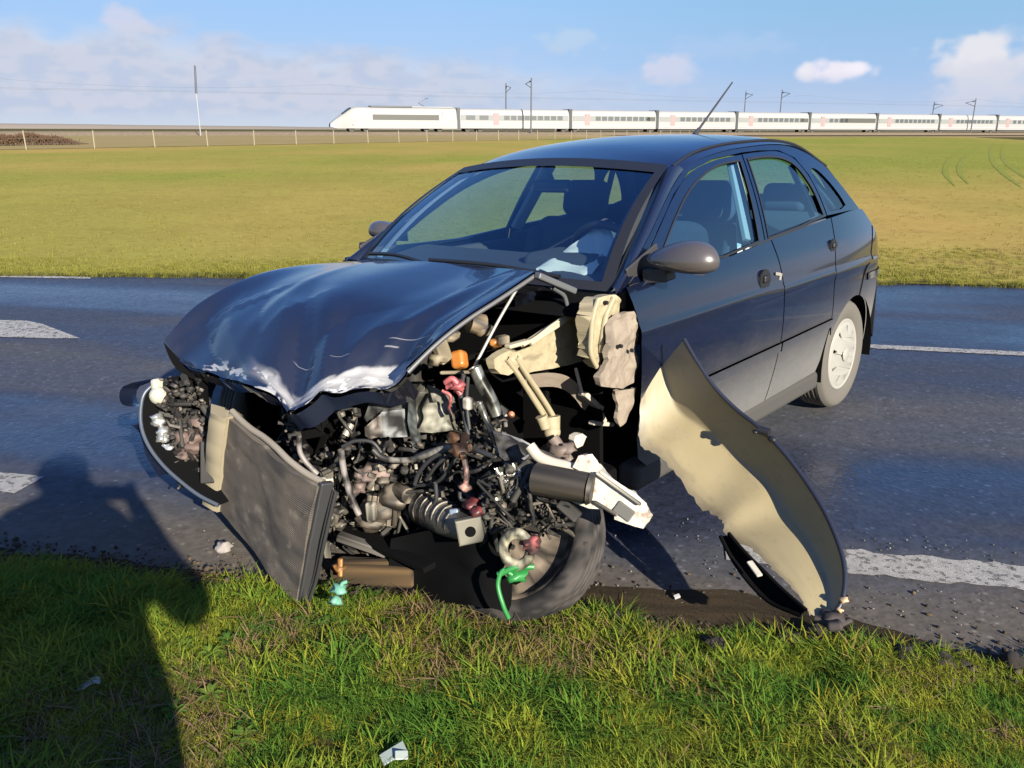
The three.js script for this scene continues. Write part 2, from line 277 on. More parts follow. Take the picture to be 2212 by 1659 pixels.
{
  const far = [[-60, 7.4], [-6.2, 4.95], [-3.0, 5.18], [-0.7, 5.48], [2.8, 6.12], [5.3, 6.38], [7, 6.45], [60, 6.6]];
  const near = [[-60, -0.12], [60, -0.12]];
  const g = flat([...near.map(([a, b]) => rp(a, b)), ...far.reverse().map(([a, b]) => rp(a, b))], roadUV, -0.012);
  struct(mk('road', g, mat([1, 1, 1], 1, 0, { map: roadTint, roughnessMap: roadRough, bumpMap: grit, bumpScale: 0.0014, specularIntensity: 1 })), 'dark worn asphalt road with damp bluish streaks', 'road');
  // painted markings, worn
  const paintMap = tex(1024, 256, (u, v, i, j) => { const n = fbm(u * 120, v * 30, 4), k = 0.40 * (0.72 + 0.5 * n) + 0.1 * (hash(i, j) - 0.5); const gone = sstep(0.60, 0.68, fbm(u * 150 + 8, v * 40 + 4, 3)) * 0.75; return mix3([k, k * 0.955, k * 0.88], [0.06, 0.058, 0.055], gone); });
  const pm = mat([1, 1, 1], 0.7, 0, { map: paintMap, bumpMap: grit, bumpScale: 0.003 });
  const stripe = (name, label, a0, a1, b0, b1, ragged = 0.012, y = -0.008) => {
    const n = Math.ceil((a1 - a0) / 0.04), top = [], bot = [];
    for (let i = 0; i <= n; i++) { const a = mixf(a0, a1, i / n); bot.push(rp(a, b0 + (vnoise(a * 30, 3) - 0.5) * ragged)); top.unshift(rp(a, b1 + (vnoise(a * 30, 9) - 0.5) * ragged)); }
    struct(mk(name, flat([...bot, ...top], (p) => { const [a, b] = roadAB(p); return [a / 3, (b - b0) * 1.5]; }, y), pm), label, 'road marking');
  };
  const [aR] = roadAB(ground(1790, 1205)), [aL] = roadAB(ground(78, 1035)), bE = roadAB(ground(2020, 1224))[1], bEL = roadAB(ground(35, 1040))[1];
  stripe('edge_line', 'worn white edge line along the near side of the road, right of the torn wing', aR - 0.35, aR + 2.65, bE - 0.085, bE + 0.085, 0.03);
  stripe('edge_line', 'short end of white edge line at the left edge beside the long shadow', aL - 3, aL, bEL - 0.085, bEL + 0.085);
  const [cR, bC] = roadAB(ground(2040, 753)), [cL] = roadAB(ground(1600, 740));
  stripe('centre_line', 'thin white centre line on the road right of the rear wheel', cL, cR + 2.4, bC - 0.055, bC + 0.055);
  const [, bF] = roadAB(ground(100, 598));
  const fl = [ground(-500, 586), ground(-200, 588), ground(0, 590.5), ground(195, 597), ground(195, 600.5), ground(0, 597), ground(-200, 595), ground(-500, 594)];
  struct(mk('edge_line', flat(fl, (p) => [p.x / 3, p.z], -0.007), pm), 'thin white edge line on the far side of the road at left', 'road marking');
  const ar = [[-60, 687], [0, 689], [55, 690], [90, 697], [172, 728], [120, 728.5], [0, 725], [-60, 723]].map(([u, v]) => ground(u, v));
  struct(mk('lane_arrow', flat(ar, (p) => [p.x / 3, p.z], -0.008), pm), 'white tapered tip of a painted arrow on the road at left', 'road marking');
}
// --- near verge: soil bank
const vergeY = (b) => -0.005 + 0.055 * sstep(-0.06, -0.42, b);
{
  const soilMap = tex(512, 512, (u, v) => { const n = fbm(u * 20, v * 20, 5, 20); const m = fbm(u * 9 + 4, v * 9, 4, 9); return mix3(mix3([0.030, 0.028, 0.010], [0.10, 0.072, 0.030], n), [0.09, 0.12, 0.015], sstep(0.4, 0.62, m) * 0.8); });
  const g = grid(160, 60, (s, t) => { const a = mixf(-14, 18, s), b0 = -0.02 + 0.10 * (fbm(a * 1.4, 2, 4) - 0.5) - 0.03, b = mixf(b0, -9, t ** 2), n = fbm(a * 4, b * 4, 3); const p = rp(a, b); p.y = t === 0 ? -0.03 : vergeY(b) + (n - 0.5) * 0.04; return p; }, (s, t) => [s * 32, t ** 2 * 9]);
  struct(mk('verge', g, mat([1, 1, 1], 1, 0, { map: soilMap, specularIntensity: 0.1 })), 'grassy roadside bank in front of the wrecked car', 'verge');
  // strip of wet earth dragged onto the asphalt along the verge
  const dirt = tex(1024, 256, (u, v) => { const n = fbm(u * 40, v * 10, 5); return mix3([0.030, 0.020, 0.011], [0.12, 0.085, 0.045], n); });
  const d = grid(240, 10, (s, t) => { const a = mixf(-3.4, 4.5, s), w = -0.02 + 0.20 * sstep(1.3, 2.1, a) * sstep(3.4, 2.5, a) + 0.10 * fbm(a * 2.3, 5, 4) + 0.05 * (fbm(a * 14, 1, 3) - 0.5), b = mixf(-0.14, w, t), p = rp(a, b); p.y = -0.012 + 0.022 * (1 - t) * (0.4 + fbm(a * 9, b * 9, 4)) + 0.004 * Math.sin(Math.PI * t); if (t === 1) p.y = -0.016; return p; }, (s, t) => [s, t]);
  struct(mk('dirt_edge', d, mat([1, 1, 1], 0.95, 0, { map: dirt, bumpMap: grit, bumpScale: 0.006, specularIntensity: 0.3 })), 'brown strip of wet earth between asphalt and grass', 'earth');
}
// --- grass and other small growth (nobody could count it)
function blades(n, h, spread, width, lean, k) {
  const p = [], nn = [], ix = []; let s0 = seed; seed = 100 + k * 991;
  for (let i = 0; i < n; i++) {
    const a = rr(0, Math.PI * 2), r = spread * Math.sqrt(rnd()), x0 = Math.cos(a) * r, z0 = Math.sin(a) * r, dir = rr(0, Math.PI * 2), L = h * rr(0.45, 1.15), bend = lean * rr(0.25, 1.2), w = width * rr(0.6, 1.25), sx = -Math.sin(dir) * w, sz = Math.cos(dir) * w, base = p.length / 3;
    for (let q = 0; q <= 3; q++) { const t = q / 3, rad = L * bend * t * t, y = L * (t - 0.32 * bend * t * t), x = x0 + Math.cos(dir) * rad, z = z0 + Math.sin(dir) * rad, ww = q === 3 ? 0.1 : 1 - 0.35 * t; p.push(x - sx * ww, y, z - sz * ww, x + sx * ww, y, z + sz * ww); }
    for (let q = 0; q < 3; q++) { const o = base + q * 2; ix.push(o, o + 1, o + 3, o, o + 3, o + 2); }
  }
  seed = s0; const g = new THREE.BufferGeometry(); g.setAttribute('position', new THREE.Float32BufferAttribute(p, 3)); g.setIndex(ix); g.computeVertexNormals(); return g;
}
function scatter(name, geo, m, spots, label, category) { // spots: [x, y, z, scale, turn, colour]
  const im = new THREE.InstancedMesh(geo, m, spots.length), M = new THREE.Matrix4(), Q = new THREE.Quaternion(), C = new THREE.Color();
  spots.forEach(([x, y, z, s, t, c, tilt], i) => { Q.setFromEuler(new THREE.Euler(tilt ? (hash(i, 3) - 0.5) * tilt : 0, t, tilt ? (hash(i, 5) - 0.5) * tilt : 0)); im.setMatrixAt(i, M.compose(V3(x, y, z), Q, V3(s, s, s))); im.setColorAt(i, C.setRGB(...c)); });
  im.name = numbered(name); im.castShadow = im.receiveShadow = true; scene.add(im); return struct(im, label, category, 'stuff');
}
const leafMat = mat([1, 1, 1], 0.85, 0, { transmission: 0.38, specularIntensity: 0.08 });
{
  seed = 21; const kinds = [[], [], [], []], dry = [];
  const push = (a, b, s) => {
    const p = rp(a, b), n = fbm(p.x * 2.6 + 5, p.z * 2.6, 4), n2 = fbm(p.x * 7, p.z * 7 + 30, 3), y = vergeY(b) + (fbm(a * 4, b * 4, 3) - 0.5) * 0.04 - 0.004;
    let dryness = sstep(0.55, 0.72, n) * 0.5 + sstep(0.6, 0.82, n2) * 0.22; dryness += sstep(-0.18, -0.02, b) * 0.05;
    const r = rnd(); let c = mix3([0.10, 0.205, 0.026], [0.30, 0.335, 0.036], clamp((n2 - 0.5) * 3.0 + 0.40 + (r - 0.5) * 0.7));
    if (rnd() < dryness * 0.55) c = mix3([0.32, 0.235, 0.075], [0.20, 0.13, 0.055], rnd());
    else if (rnd() < 0.14) c = [0.30, 0.28, 0.03];
    const tuft = 0.72 + 0.75 * sstep(0.35, 0.7, fbm(p.x * 5 + 90, p.z * 5, 3));
    kinds[(rnd() * 3) | 0].push([p.x, y, p.z, s * tuft * rr(0.6, 1.05), rr(0, 6.3), c, 0.35]);
    if (rnd() < dryness * 0.35) dry.push([p.x, y + 0.004, p.z, rr(0.8, 1.4), rr(0, 6.3), mix3([0.20, 0.125, 0.05], [0.10, 0.06, 0.03], rnd()), 0.6]);
  };
  for (let i = 0; i < 44000; i++) push(rr(-1.6, 4.9), -0.10 - 1.65 * rnd() ** 0.9, 1);
  for (let i = 0; i < 3200; i++) { const a = rr(-1.6, 4.9); push(a, rr(-0.16, -0.05) + 0.09 * (fbm(a * 3, 7, 3) - 0.5), 1.0); }
  for (let i = 0; i < 7000; i++) { const a = rnd() < 0.5 ? rr(-9, -1.6) : rr(4.9, 12); push(a, -0.02 - 4 * rnd() ** 1.4, 1.6); }
  for (let i = 0; i < 7000; i++) push(rr(-4, 8), rr(-5, -1.75), 1.5);
  const shapes = [blades(24, 0.038, 0.028, 0.0014, 1.2, 1), blades(18, 0.050, 0.032, 0.0016, 1.5, 2), blades(28, 0.028, 0.032, 0.0015, 1.1, 3)];
  shapes.forEach((g, k) => scatter('grass', g, leafMat, kinds[k], 'short green and yellowish roadside grass with dry patches', 'grass').userData.group = 'near roadside grass');
  scatter('dead_leaves', blades(9, 0.045, 0.03, 0.0013, 1.7, 4), mat([1, 1, 1], 0.95), dry, 'brown withered blades lying among the green grass', 'dry grass');
  // broad-leaved weeds
  const leaf = (() => { const l = []; for (let i = 0; i < 7; i++) { const g = grid(4, 4, (s, t) => { const w = 0.010 * Math.sin(Math.PI * clamp(t * 0.92 + 0.06)) * (1 - 0.3 * t); return V3((s - 0.5) * 2 * w, 0.012 + 0.030 * t - 0.026 * t * t + 0.004 * Math.abs(s - 0.5), 0.008 + 0.042 * t); }); g.rotateY(i / 7 * Math.PI * 2 + (i % 2) * 0.3); l.push(g); } return merge(l); })();
  const weeds = []; for (let i = 0; i < 380; i++) { const a = rr(-1.4, 4.6), b = -0.2 - 1.4 * rnd(), p = rp(a, b); if (fbm(p.x * 1.7 + 60, p.z * 1.7, 3) < 0.5) continue; weeds.push([p.x, vergeY(b) + (fbm(a * 4, b * 4, 3) - 0.5) * 0.04 + 0.008, p.z, rr(0.35, 0.75), rr(0, 6), mix3([0.07, 0.15, 0.025], [0.13, 0.20, 0.03], rnd()), 0.4]); }
  scatter('weeds', leaf, leafMat, weeds, 'small broad-leaved weeds in the roadside grass', 'weeds');
  // earth crumbs and stones along the asphalt edge
  const crumbs = [], stones = [];
  for (let i = 0; i < 2400; i++) { const a = rr(-2.2, 4.5), b = rr(-0.14, 0.04) + 0.26 * rnd() ** 4 * (0.4 + sstep(1.2, 2.2, a)), p = rp(a, b); crumbs.push([p.x, -0.008 + 0.02 * sstep(0.08, -0.05, b), p.z, rr(0.10, 0.45) * (rnd() < 0.03 ? 1.8 : 1), rr(0, 6), mix3([0.025, 0.017, 0.010], [0.11, 0.075, 0.04], rnd() ** 2), 1]); }
  for (let i = 0; i < 1100; i++) { const a = rr(0.5, 5.5), b = rr(0.05, 0.75), p = rp(a, b); stones.push([p.x, -0.008, p.z, rr(0.10, 0.38), rr(0, 6), mix3([0.06, 0.057, 0.054], [0.24, 0.22, 0.19], rnd() ** 2), 1]); }
  scatter('earth_crumbs', clod(0.016, 3, 1), mat([1, 1, 1], 1), crumbs, 'crumbs of brown earth along the asphalt edge', 'earth');
  scatter('gravel', clod(0.012, 9, 0, 0.3), mat([1, 1, 1], 0.9), stones, 'loose grit and small stones on the near edge of the asphalt', 'gravel');
  // crop shoots and the rough verge beyond the road
  const crop = [], rough = [];
  for (let i = 0; i < 16000; i++) {
    const d = 8.2 + 40 * rnd() ** 2.2, x = rr(-0.62, 0.66) * (d + 1), z = -d; if (z > -8.25 - sstep(3, -3, x) * 0.05 + 0.09 * Math.max(0, x - 1)) continue;
    const g = cropGreen(x, z); if (rnd() > 0.25 + 0.75 * g) continue;
    const k = mix3([0.34, 0.25, 0.085], [0.245, 0.26, 0.05], clamp(g + (rnd() - 0.5) * 0.5)); crop.push([x, 0, z, rr(0.3, 0.6) * (1 + d * 0.018), rr(0, 6), k, 0.2]);
  }
  scatter('crop', blades(7, 0.06, 0.05, 0.0045, 0.8, 5), leafMat, crop, 'short shoots of the young crop in the field', 'crop');
  for (let i = 0; i < 20000; i++) {
    const x = rr(-9, 11), near = -8.06 - sstep(3, -3, x) * 0.05 + 0.09 * Math.max(0, x - 1) + 0.16 * (fbm(x * 1.5, 8, 3) - 0.5), dd = rnd() ** 1.6 * (x > 1 ? 2.6 : 1.1), z = near - dd; const n = fbm(x * 1.1, z * 1.2 + 4, 4); if (rnd() > n * 1.6) continue;
    let c = mix3([0.20, 0.205, 0.035], [0.32, 0.30, 0.055], rnd()); if (x > 1.5 && n < 0.52) c = mix3([0.26, 0.185, 0.08], [0.17, 0.125, 0.05], rnd()); if (dd < 0.10 && rnd() < 0.5) c = [0.09, 0.09, 0.03];
    rough.push([x, -0.015, z, rr(0.25, 0.7) * (0.5 + n), rr(0, 6), c, 0.3]);
  }
  scatter('grass', blades(10, 0.085, 0.05, 0.0035, 0.9, 6), leafMat, rough, 'ragged grass along the far edge of the road', 'grass');
}

// --- far away: rough pasture, railway bank, fence, hedge, hills
const railA = V3(-30.45, 0, -141.6), railDir = V3(Math.cos(22.75 * Math.PI / 180), 0, -Math.sin(22.75 * Math.PI / 180)), railN = V3(-railDir.z, 0, railDir.x);
const railPt = (s, off = 0, y = 0) => railA.clone().addScaledVector(railDir, s).addScaledVector(railN, off).setY(y);
const railY = 0.85;
{
  const pm = tex(512, 256, (u, v) => { const n = fbm(u * 30, v * 60, 5), m = fbm(u * 6, v * 20 + 9, 3); return mix3(mix3([0.32, 0.235, 0.11], [0.24, 0.205, 0.06], m), [0.40, 0.30, 0.15], n * 0.6); });
  const g = grid(80, 12, (s, t) => { const q = fencePt(mixf(-160, 480, s)), r = railPt(mixf(-330, 520, s), 8); const p = q.lerp(r, t); p.y = 0.02 + 0.30 * sstep(0.3, 1, t); return p; }, (s, t) => [s * 8, t * 4]);
  struct(mk('pasture', g, mat([1, 1, 1], 1, 0, { map: pm, specularIntensity: 0.05 })), 'strip of pale dry grass between the field fence and the railway', 'pasture');
  const b = grid(120, 4, (s, t) => railPt(mixf(-900, 900, s), [9, 4.2, 3.4, -8, -14][Math.round(t * 4)], [-0.1, railY - 0.15, railY + 0.02, railY + 0.02, -0.1][Math.round(t * 4)] + (fbm(s * 300, t * 9, 2) - 0.5) * 0.1), (s, t) => [s * 60, t * 2]);
  const bm = tex(512, 64, (u, v) => { const n = fbm(u * 90, v * 8, 4); return mix3([0.215, 0.165, 0.11], [0.31, 0.24, 0.16], n); });
  struct(mk('embankment', b, mat([1, 1, 1], 1, 0, { map: bm, specularIntensity: 0.05 })), 'low grey brown ballast bank carrying the railway', 'embankment');
  // low rise on the horizon at left
  const h = grid(200, 5, (s, t) => { const x = mixf(-1500, 1900, s), z = -970 - 60 * t - x * 0.05; const y = t === 0 || t === 1 ? -2 : (5.0 * sstep(200, -900, x) + 0.5 + 1.6 * fbm(s * 40, 3, 4)) * (t === 0.2 || t === 0.8 ? 0.75 : 1); return V3(x, y, z); });
  struct(mk('hills', h, mat([0.25, 0.215, 0.18], 1, 0, { specularIntensity: 0.05 })), 'low grey brown rise along the horizon at left', 'hill');
}
// bare brown hedge behind the fence at far left
{
  const hedge = thing('hedge', 'low bare reddish brown hedge behind the fence posts at far left', 'hedge', [0, 0, 0]); seed = 5;
  const tw = []; for (let i = 0; i < 2600; i++) { const s = rnd(), u = mixf(-40, 180, s), base = ground(u, 318 - 0.02 * u).multiplyScalar(1.06).setY(0), hgt = (u > 90 ? 0.72 : 0.95) * (0.7 + 0.5 * fbm(u * 0.06, 1, 3)) * sstep(185, 120, u); const x = base.x + rr(-0.3, 0.3), z = base.z + rr(-0.6, 0.6), y = hgt * rnd() ** 0.6, a = rr(0, 6.3); const g = new THREE.TetrahedronGeometry(rr(0.05, 0.13)); g.scale(0.5, 1.6, 0.5); g.rotateX(rr(-0.7, 0.7)); g.rotateY(a); g.translate(x, y, z); tw.push(g); }
  mk('foliage', tw, mat([0.085, 0.045, 0.022], 1), hedge);
  const st = []; for (let i = 0; i < 36; i++) { const b = ground(mixf(-40, 170, i / 35), 317).multiplyScalar(1.06).setY(0); st.push(rod(b, b.clone().add(V3(rr(-0.2, 0.2), 0.6, 0)), 0.03, 0.01, 5)); }
  mk('stem', st, mat([0.07, 0.045, 0.03], 1), hedge);
  const scrub = []; seed = 9; // low olive scrub dotted along the bank
  for (let i = 0; i < 900; i++) { const u = rr(290, 640), v = rr(289, 296), g0 = ground(u, v); if (fbm(u * 0.03, v, 2) < 0.5) continue; scrub.push([g0.x, 0.1, g0.z, rr(0.6, 1.5), rr(0, 6), mix3([0.09, 0.085, 0.03], [0.13, 0.10, 0.05], rnd()), 0.5]); }
  scatter('undergrowth', clod(0.3, 12, 1, 0.5), mat([1, 1, 1], 1), scrub, 'low olive scrub in the pale grass before the railway', 'scrub');
}
{
  const f = thing('wire_fence', 'wire fence on pale posts along the far edge of the field', 'fence', [0, 0, 0]);
  const pm = mat([0.27, 0.235, 0.165], 0.9), post = rbox(0.075, 1.25, 0.075, 0.015, 1); seed = 31; const tops = [];
  for (let i = 0; i < 40; i++) { const p = fencePt(-13 + i * 4.9); const o = mk('post', post, pm, f); o.position.set(p.x, 0.6, p.z); o.rotation.y = 0.3; o.rotation.z = rr(-0.03, 0.03); tops.push(p); }
  const wires = []; for (const y of [0.35, 0.7, 1.08]) wires.push(rod(tops[0].clone().setY(y), tops[39].clone().setY(y), 0.008, 0.008, 4));
  mk('wire', wires, mat([0.2, 0.18, 0.16], 0.6, 0.5), f);
}
// catenary masts
{
  const steel = mat([0.10, 0.105, 0.12], 0.6, 0.3), pale = mat([0.33, 0.34, 0.35], 0.8);
  const list = [[432, 165, 126, 'lone catenary mast far left of the train, standing clear against the sky', true], [1147, 185, 151, 'taller of the two catenary masts above the first carriage'], [1093, 195, 169, 'shorter of the two catenary masts above the first carriage, further left'], [1605, 208, 203, 'faint catenary mast just right of the car aerial'], [1682, 205, 190, 'catenary mast between the car aerial and the small white cloud'], [2010, 226, 208, 'left of the two catenary masts under the big white cloud'], [2098, 220, 196, 'right of the two catenary masts under the big white cloud']];
  for (const [u, v, d, label, two] of list) {
    const r = rayOf(u, 278), k = d / -r.z, x = r.x * k, h = 1.4265 + (278 - v) / FPX * d * 1.06;
    const t = thing('catenary_mast', label, 'mast', [x, 0, -d], 'catenary masts along the railway');
    mk('pole', two ? [rod([0, h * 0.62, 0], [0.25, h, 0], 0.17, 0.14, 8)] : [rod([0, 0, 0], [0, h, 0], 0.14, 0.11, 8)], steel, t);
    if (two) mk('base', rod([0, 0, 0], [0, h * 0.62, 0], 0.075, 0.07, 8), pale, t);
    const to = railN.clone().multiplyScalar((railPt(0).sub(V3(x, 0, -d))).dot(railN) > 0 ? 1 : -1);
    if (!two) { mk('bracket', [rod([0, h - 0.5, 0], [to.x * 2.6, h - 0.9, to.z * 2.6], 0.05, 0.05, 6), rod([0, h - 1.7, 0], [to.x * 2.6, h - 0.9, to.z * 2.6], 0.05, 0.05, 6)], steel, t); mk('insulator', rod([to.x * 0.3, h - 0.56, to.z * 0.3], [to.x * 0.8, h - 0.62, to.z * 0.8], 0.12, 0.12, 8), mat([0.22, 0.2, 0.2], 0.4), t); }
  }
}
{ // overhead wires
  const w = thing('overhead_wire', 'thin overhead wires strung along the railway above the train', 'wire', [0, 0, 0]), wm = mat([0.12, 0.12, 0.13], 0.6);
  for (const [off, y0, sag] of [[0, 6.0, 0.0], [0, 7.4, 0.9], [-4.5, 6.0, 0.0]]) { const pts = []; for (let i = 0; i <= 72; i++) { const s = -200 + i * 6.25, f = (i % 8) / 8; pts.push(railPt(s, off, railY + y0 - sag * 4 * f * (1 - f))); } mk('wire', tube(pts, 0.011, 4, 144), wm, w); }
}
// the high-speed train
{
  const t = thing('passenger_train', 'white high-speed train with dark window bands crossing behind the field', 'train', railPt(0, 0, railY).toArray());
  t.rotation.y = 22.75 * Math.PI / 180;
  const white = mat([0.285, 0.285, 0.28], 0.6), dark = mat([0.055, 0.058, 0.062], 0.35), glass = mat([0.07, 0.08, 0.085], 0.45), grey = mat([0.33, 0.33, 0.34], 0.6), under = mat([0.06, 0.055, 0.05], 0.8), rose = mat([0.30, 0.19, 0.19], 0.6), band = mat([0.060, 0.060, 0.052], 0.6);
  const section = (w, h, y0) => { const o = []; for (let i = 0; i <= 28; i++) { const a = Math.PI * (i / 28), c = Math.cos(a), s = Math.sin(a); o.push([w / 2 * Math.sign(c) * Math.abs(c) ** 0.45, y0 + (h - y0) * Math.abs(s) ** 0.5]); } return o; };
  const hull = (x0, x1, w, h, y0, shape) => grid(28, shape ? 26 : 2, (s, q) => { const x = mixf(x0, x1, q), k = shape ? shape(q) : [w, h, y0]; const p = section(...k)[Math.round(s * 28)]; return V3(x, p[1], p[0]); });
  const capEnd = (x, w, h, y0) => { const sh = new THREE.Shape(section(w, h, y0).map(([a, b]) => new THREE.Vector2(a, b))); const g = new THREE.ShapeGeometry(sh); g.rotateY(-Math.PI / 2); g.translate(x, 0, 0); return g; };
  const Z = 1.45; // half width; the side towards the camera is +z
  const box = (x0, x1, y0, y1, d = 0.05) => { const g = rbox(x1 - x0, y1 - y0, d, 0.02, 1); g.translate((x0 + x1) / 2, (y0 + y1) / 2, Z); return g; };
  const bogie = (x) => { const l = [place(rbox(3.4, 0.45, 2.3, 0.1, 1), [x, 0.72, 0])]; for (const dx of [-1.2, 1.2]) for (const s of [-1, 1]) { const w = new THREE.CylinderGeometry(0.46, 0.46, 0.14, 18); w.rotateX(Math.PI / 2); w.translate(x + dx, 0.46, s * 0.95); l.push(w); } return l; };
  const power = (x0, flip) => {
    const root = new THREE.Group(); const X = (x) => (flip ? x0 + 22.15 - x : x0 + x);
    const prof = (q) => { const x = q * 6.2; return [2.86 * (0.45 + 0.55 * sstep(0, 0.75, q)), ps([[0, 1.35], [0.6, 1.85], [1.6, 2.55], [2.6, 3.25], [3.4, 3.78], [4.4, 4.0], [6.2, 4.02]], x), mixf(0.75, 0.55, sstep(0, 0.2, q))]; };
    const nose = hull(X(0), X(6.2), 0, 0, 0, prof), body = hull(X(6.2), X(21.9), 2.86, 4.02, 0.55);
    const c = mk('power_car', [nose, body, capEnd(X(0), ...prof(0)), capEnd(X(21.9), 2.86, 4.02, 0.55)], white, t);
    const B = (a, b) => (flip ? [X(b), X(a)] : [X(a), X(b)]);
    mk('windscreen', grid(8, 8, (s, q) => { const x = mixf(2.05, 3.55, q), k = prof(x / 6.2); return V3(X(x) - (flip ? -0.05 : 0.05), k[1] + 0.09 - 0.14 * Math.abs(s - 0.5) * 2, (s - 0.5) * k[0] * 0.98); }), dark, c);
    mk('window_band', box(...B(7.0, 18.6), 1.95, 2.8), band, c); mk('nose_cap', hull(X(-0.02), X(0.9), 0, 0, 0, (q) => { const k = prof(q * 0.145); return [k[0] + 0.04, k[1] * 0.62 + 0.3, k[2]]; }), grey, c);
    mk('roof_panel', place(rbox(7.2, 0.28, 2.0, 0.08, 1), [X(10.4), 4.06, 0]), dark, c);
    mk('roof_panel', place(rbox(7.4, 0.16, 1.9, 0.06, 1), [X(17.6), 4.06, 0]), grey, c);
    mk('door', box(...B(19.3, 20.0), 1.3, 3.3), grey, c); mk('skirt_stripe', box(...B(3.5, 21.8), 1.12, 1.32), grey, c);
    mk('bogie', [...bogie(X(4.6)), ...bogie(X(17.6)), place(rbox(9, 0.4, 2.4, 0.1, 1), [X(11), 0.72, 0])], under, c);
    if (!flip) mk('pantograph', [rod([X(16.6), 4.1, 0], [X(15.4), 4.75, 0], 0.05), rod([X(15.4), 4.75, 0], [X(16.9), 5.5, 0], 0.04), rod([X(16.9), 5.5, -0.8], [X(16.9), 5.5, 0.8], 0.04)], dark, c);
    return c;
  };
  power(0, false);
  let x = 22.15;
  for (let k = 0; k < 8; k++) {
    const L = k === 0 || k === 7 ? 21.845 : 18.7, c = mk('carriage', [hull(x + 0.32, x + L - 0.32, 2.86, 3.95, 0.6), capEnd(x + 0.32, 2.86, 3.95, 0.6), capEnd(x + L - 0.32, 2.86, 3.95, 0.6)], white, t);
    mk('gangway', place(rbox(0.66, 3.45, 2.84, 0.05, 1), [x, 2.32, 0]), dark, c);
    mk('window_band', box(x + 0.5, x + L - 0.5, 1.98, 2.86, 0.02), mat([0.20, 0.205, 0.20], 0.6), c);
    const bar = k === 4 ? [1.2, 4.0] : [1.2, 99];
    mk('door', box(x + (k === 0 ? 6.6 : 3.0), x + (k === 0 ? 7.6 : 4.0), 1.15, 3.2), rose, c);
    if (k === 0) { for (const w0 of [1.4, 3.9]) mk('window', box(x + w0, x + w0 + 1.7, 2.05, 2.8), glass, c); }
    const n = 9; for (let i = 0; i < n; i++) { const a = (k === 0 ? 8.6 : 5.2) + i * ((L - (k === 0 ? 10 : 6.6)) / n); if (k === 4 && i > 3) break; mk('window', box(x + a, x + a + 1.05, 2.05, 2.8), glass, c); }
    if (k === 4) mk('window_band', box(x + 8.2, x + L - 0.6, 2.0, 2.9), band, c);
    if (k === 1 || k === 3) mk('window_band', box(x + L - 2.4, x + L - 0.5, 2.05, 2.75), band, c);
    mk('skirt_stripe', box(x + 0.4, x + L - 0.4, 0.95, 1.2), grey, c);
    mk('bogie', [...(k === 0 ? bogie(x + 3) : bogie(x)), place(rbox(L - 6, 0.4, 2.3, 0.1, 1), [x + L / 2, 0.62, 0])], under, c);
    x += L;
  }
  power(x, true);
}

// ================================================================ THE WRECKED CAR (its own axes: x forward, y up, z to its right; left side faces the camera)
const car = thing('crashed_car', 'dark blue five-door hatchback with its front left corner torn off, standing across the road', 'car', [-0.448739, -0.05701, -2.837373]);
car.quaternion.setFromRotationMatrix(new THREE.Matrix4().makeBasis(V3(-0.669675, -0.011953, 0.742558), V3(-0.037288, 0.999151, -0.017545), V3(-0.741717, -0.039438, -0.669552)));
car.updateMatrixWorld(true);
const toCar = car.matrixWorld.clone().invert();
const cc = camera.position.clone().applyMatrix4(toCar);
const dirCar = (u, v) => rayOf(u, v).transformDirection(toCar).multiplyScalar(rayOf(u, v).length());
function onPlane(u, v, n, c) { const d = dirCar(u, v), t = (c - n.dot(cc)) / n.dot(d); return cc.clone().addScaledVector(d, t); } // surveyed point on a plane n.p = c of the car
const PX = V3(1, 0, 0), PZ = V3(0, 0, 1), PB = V3(1, 0, -0.6);
const cx = (u, v, x) => onPlane(u, v, PX, x), cz = (u, v, z) => onPlane(u, v, PZ, z), bay = (u, v, c) => onPlane(u, v, PB, c);
const far = (u, v, d) => cc.clone().addScaledVector(dirCar(u, v), d);
const Z2 = (x, y) => [604.9 + 0.3124 * x, 777.7 + 0.3124 * y], Z3 = (x, y) => [993.7 + 0.3125 * x, 561.7 + 0.3125 * y], Z4 = (x, y) => [1036.9 + 0.3906 * x, 864.1 + 0.3906 * y], Z1 = (x, y) => [216 + 0.3646 * x, 734.5 + 0.3646 * y];

// ---- materials
const NAVY = [0.0032, 0.0062, 0.020];
const dustOf = (x, y) => { const n = fbm(x * 7, y * 5, 4), f = fbm(x * 30 + y * 9, y * 60, 3); return clamp(sstep(0.72, 0.27, y - 0.05 * (x + 1.5) * -1 + (n - 0.5) * 0.05) * (0.60 + 0.14 * (n - 0.5)) + 0.05 * (f - 0.5) * sstep(0.8, 0.5, y) + 0.012 * f + 0.16 * sstep(-1.9, -2.9, x) * sstep(1.0, 0.5, y)); };
const sideSpan = (u, v) => [-3.3 + 4.2 * u, 0.1 + 1.4 * v], sideUV = (x, y) => [(x + 3.3) / 4.2, (y - 0.1) / 1.4];
const sideMap = tex(2048, 768, (u, v, i, j) => { const [x, y] = sideSpan(u, v), d = dustOf(x, y), sp = hash(i >> 1, j >> 1) > 0.993 ? 0.25 : 0; return mix3(NAVY, [0.215, 0.205, 0.185], clamp(d + sp * sstep(0.9, 0.5, y))); }, true, false);
const sideRough = tex(1024, 384, (u, v) => { const [x, y] = sideSpan(u, v); return mixf(0.20, 0.85, clamp(dustOf(x, y) * 1.5)); }, false, false);
const sideCoat = tex(1024, 384, (u, v) => { const [x, y] = sideSpan(u, v); return 1 - clamp(dustOf(x, y) * 1.5); }, false, false);
const sidePaint = mat([1, 1, 1], 1, 0.1, { map: sideMap, roughnessMap: sideRough, clearcoat: 0.9, clearcoatMap: sideCoat, clearcoatRoughness: 0.06 });
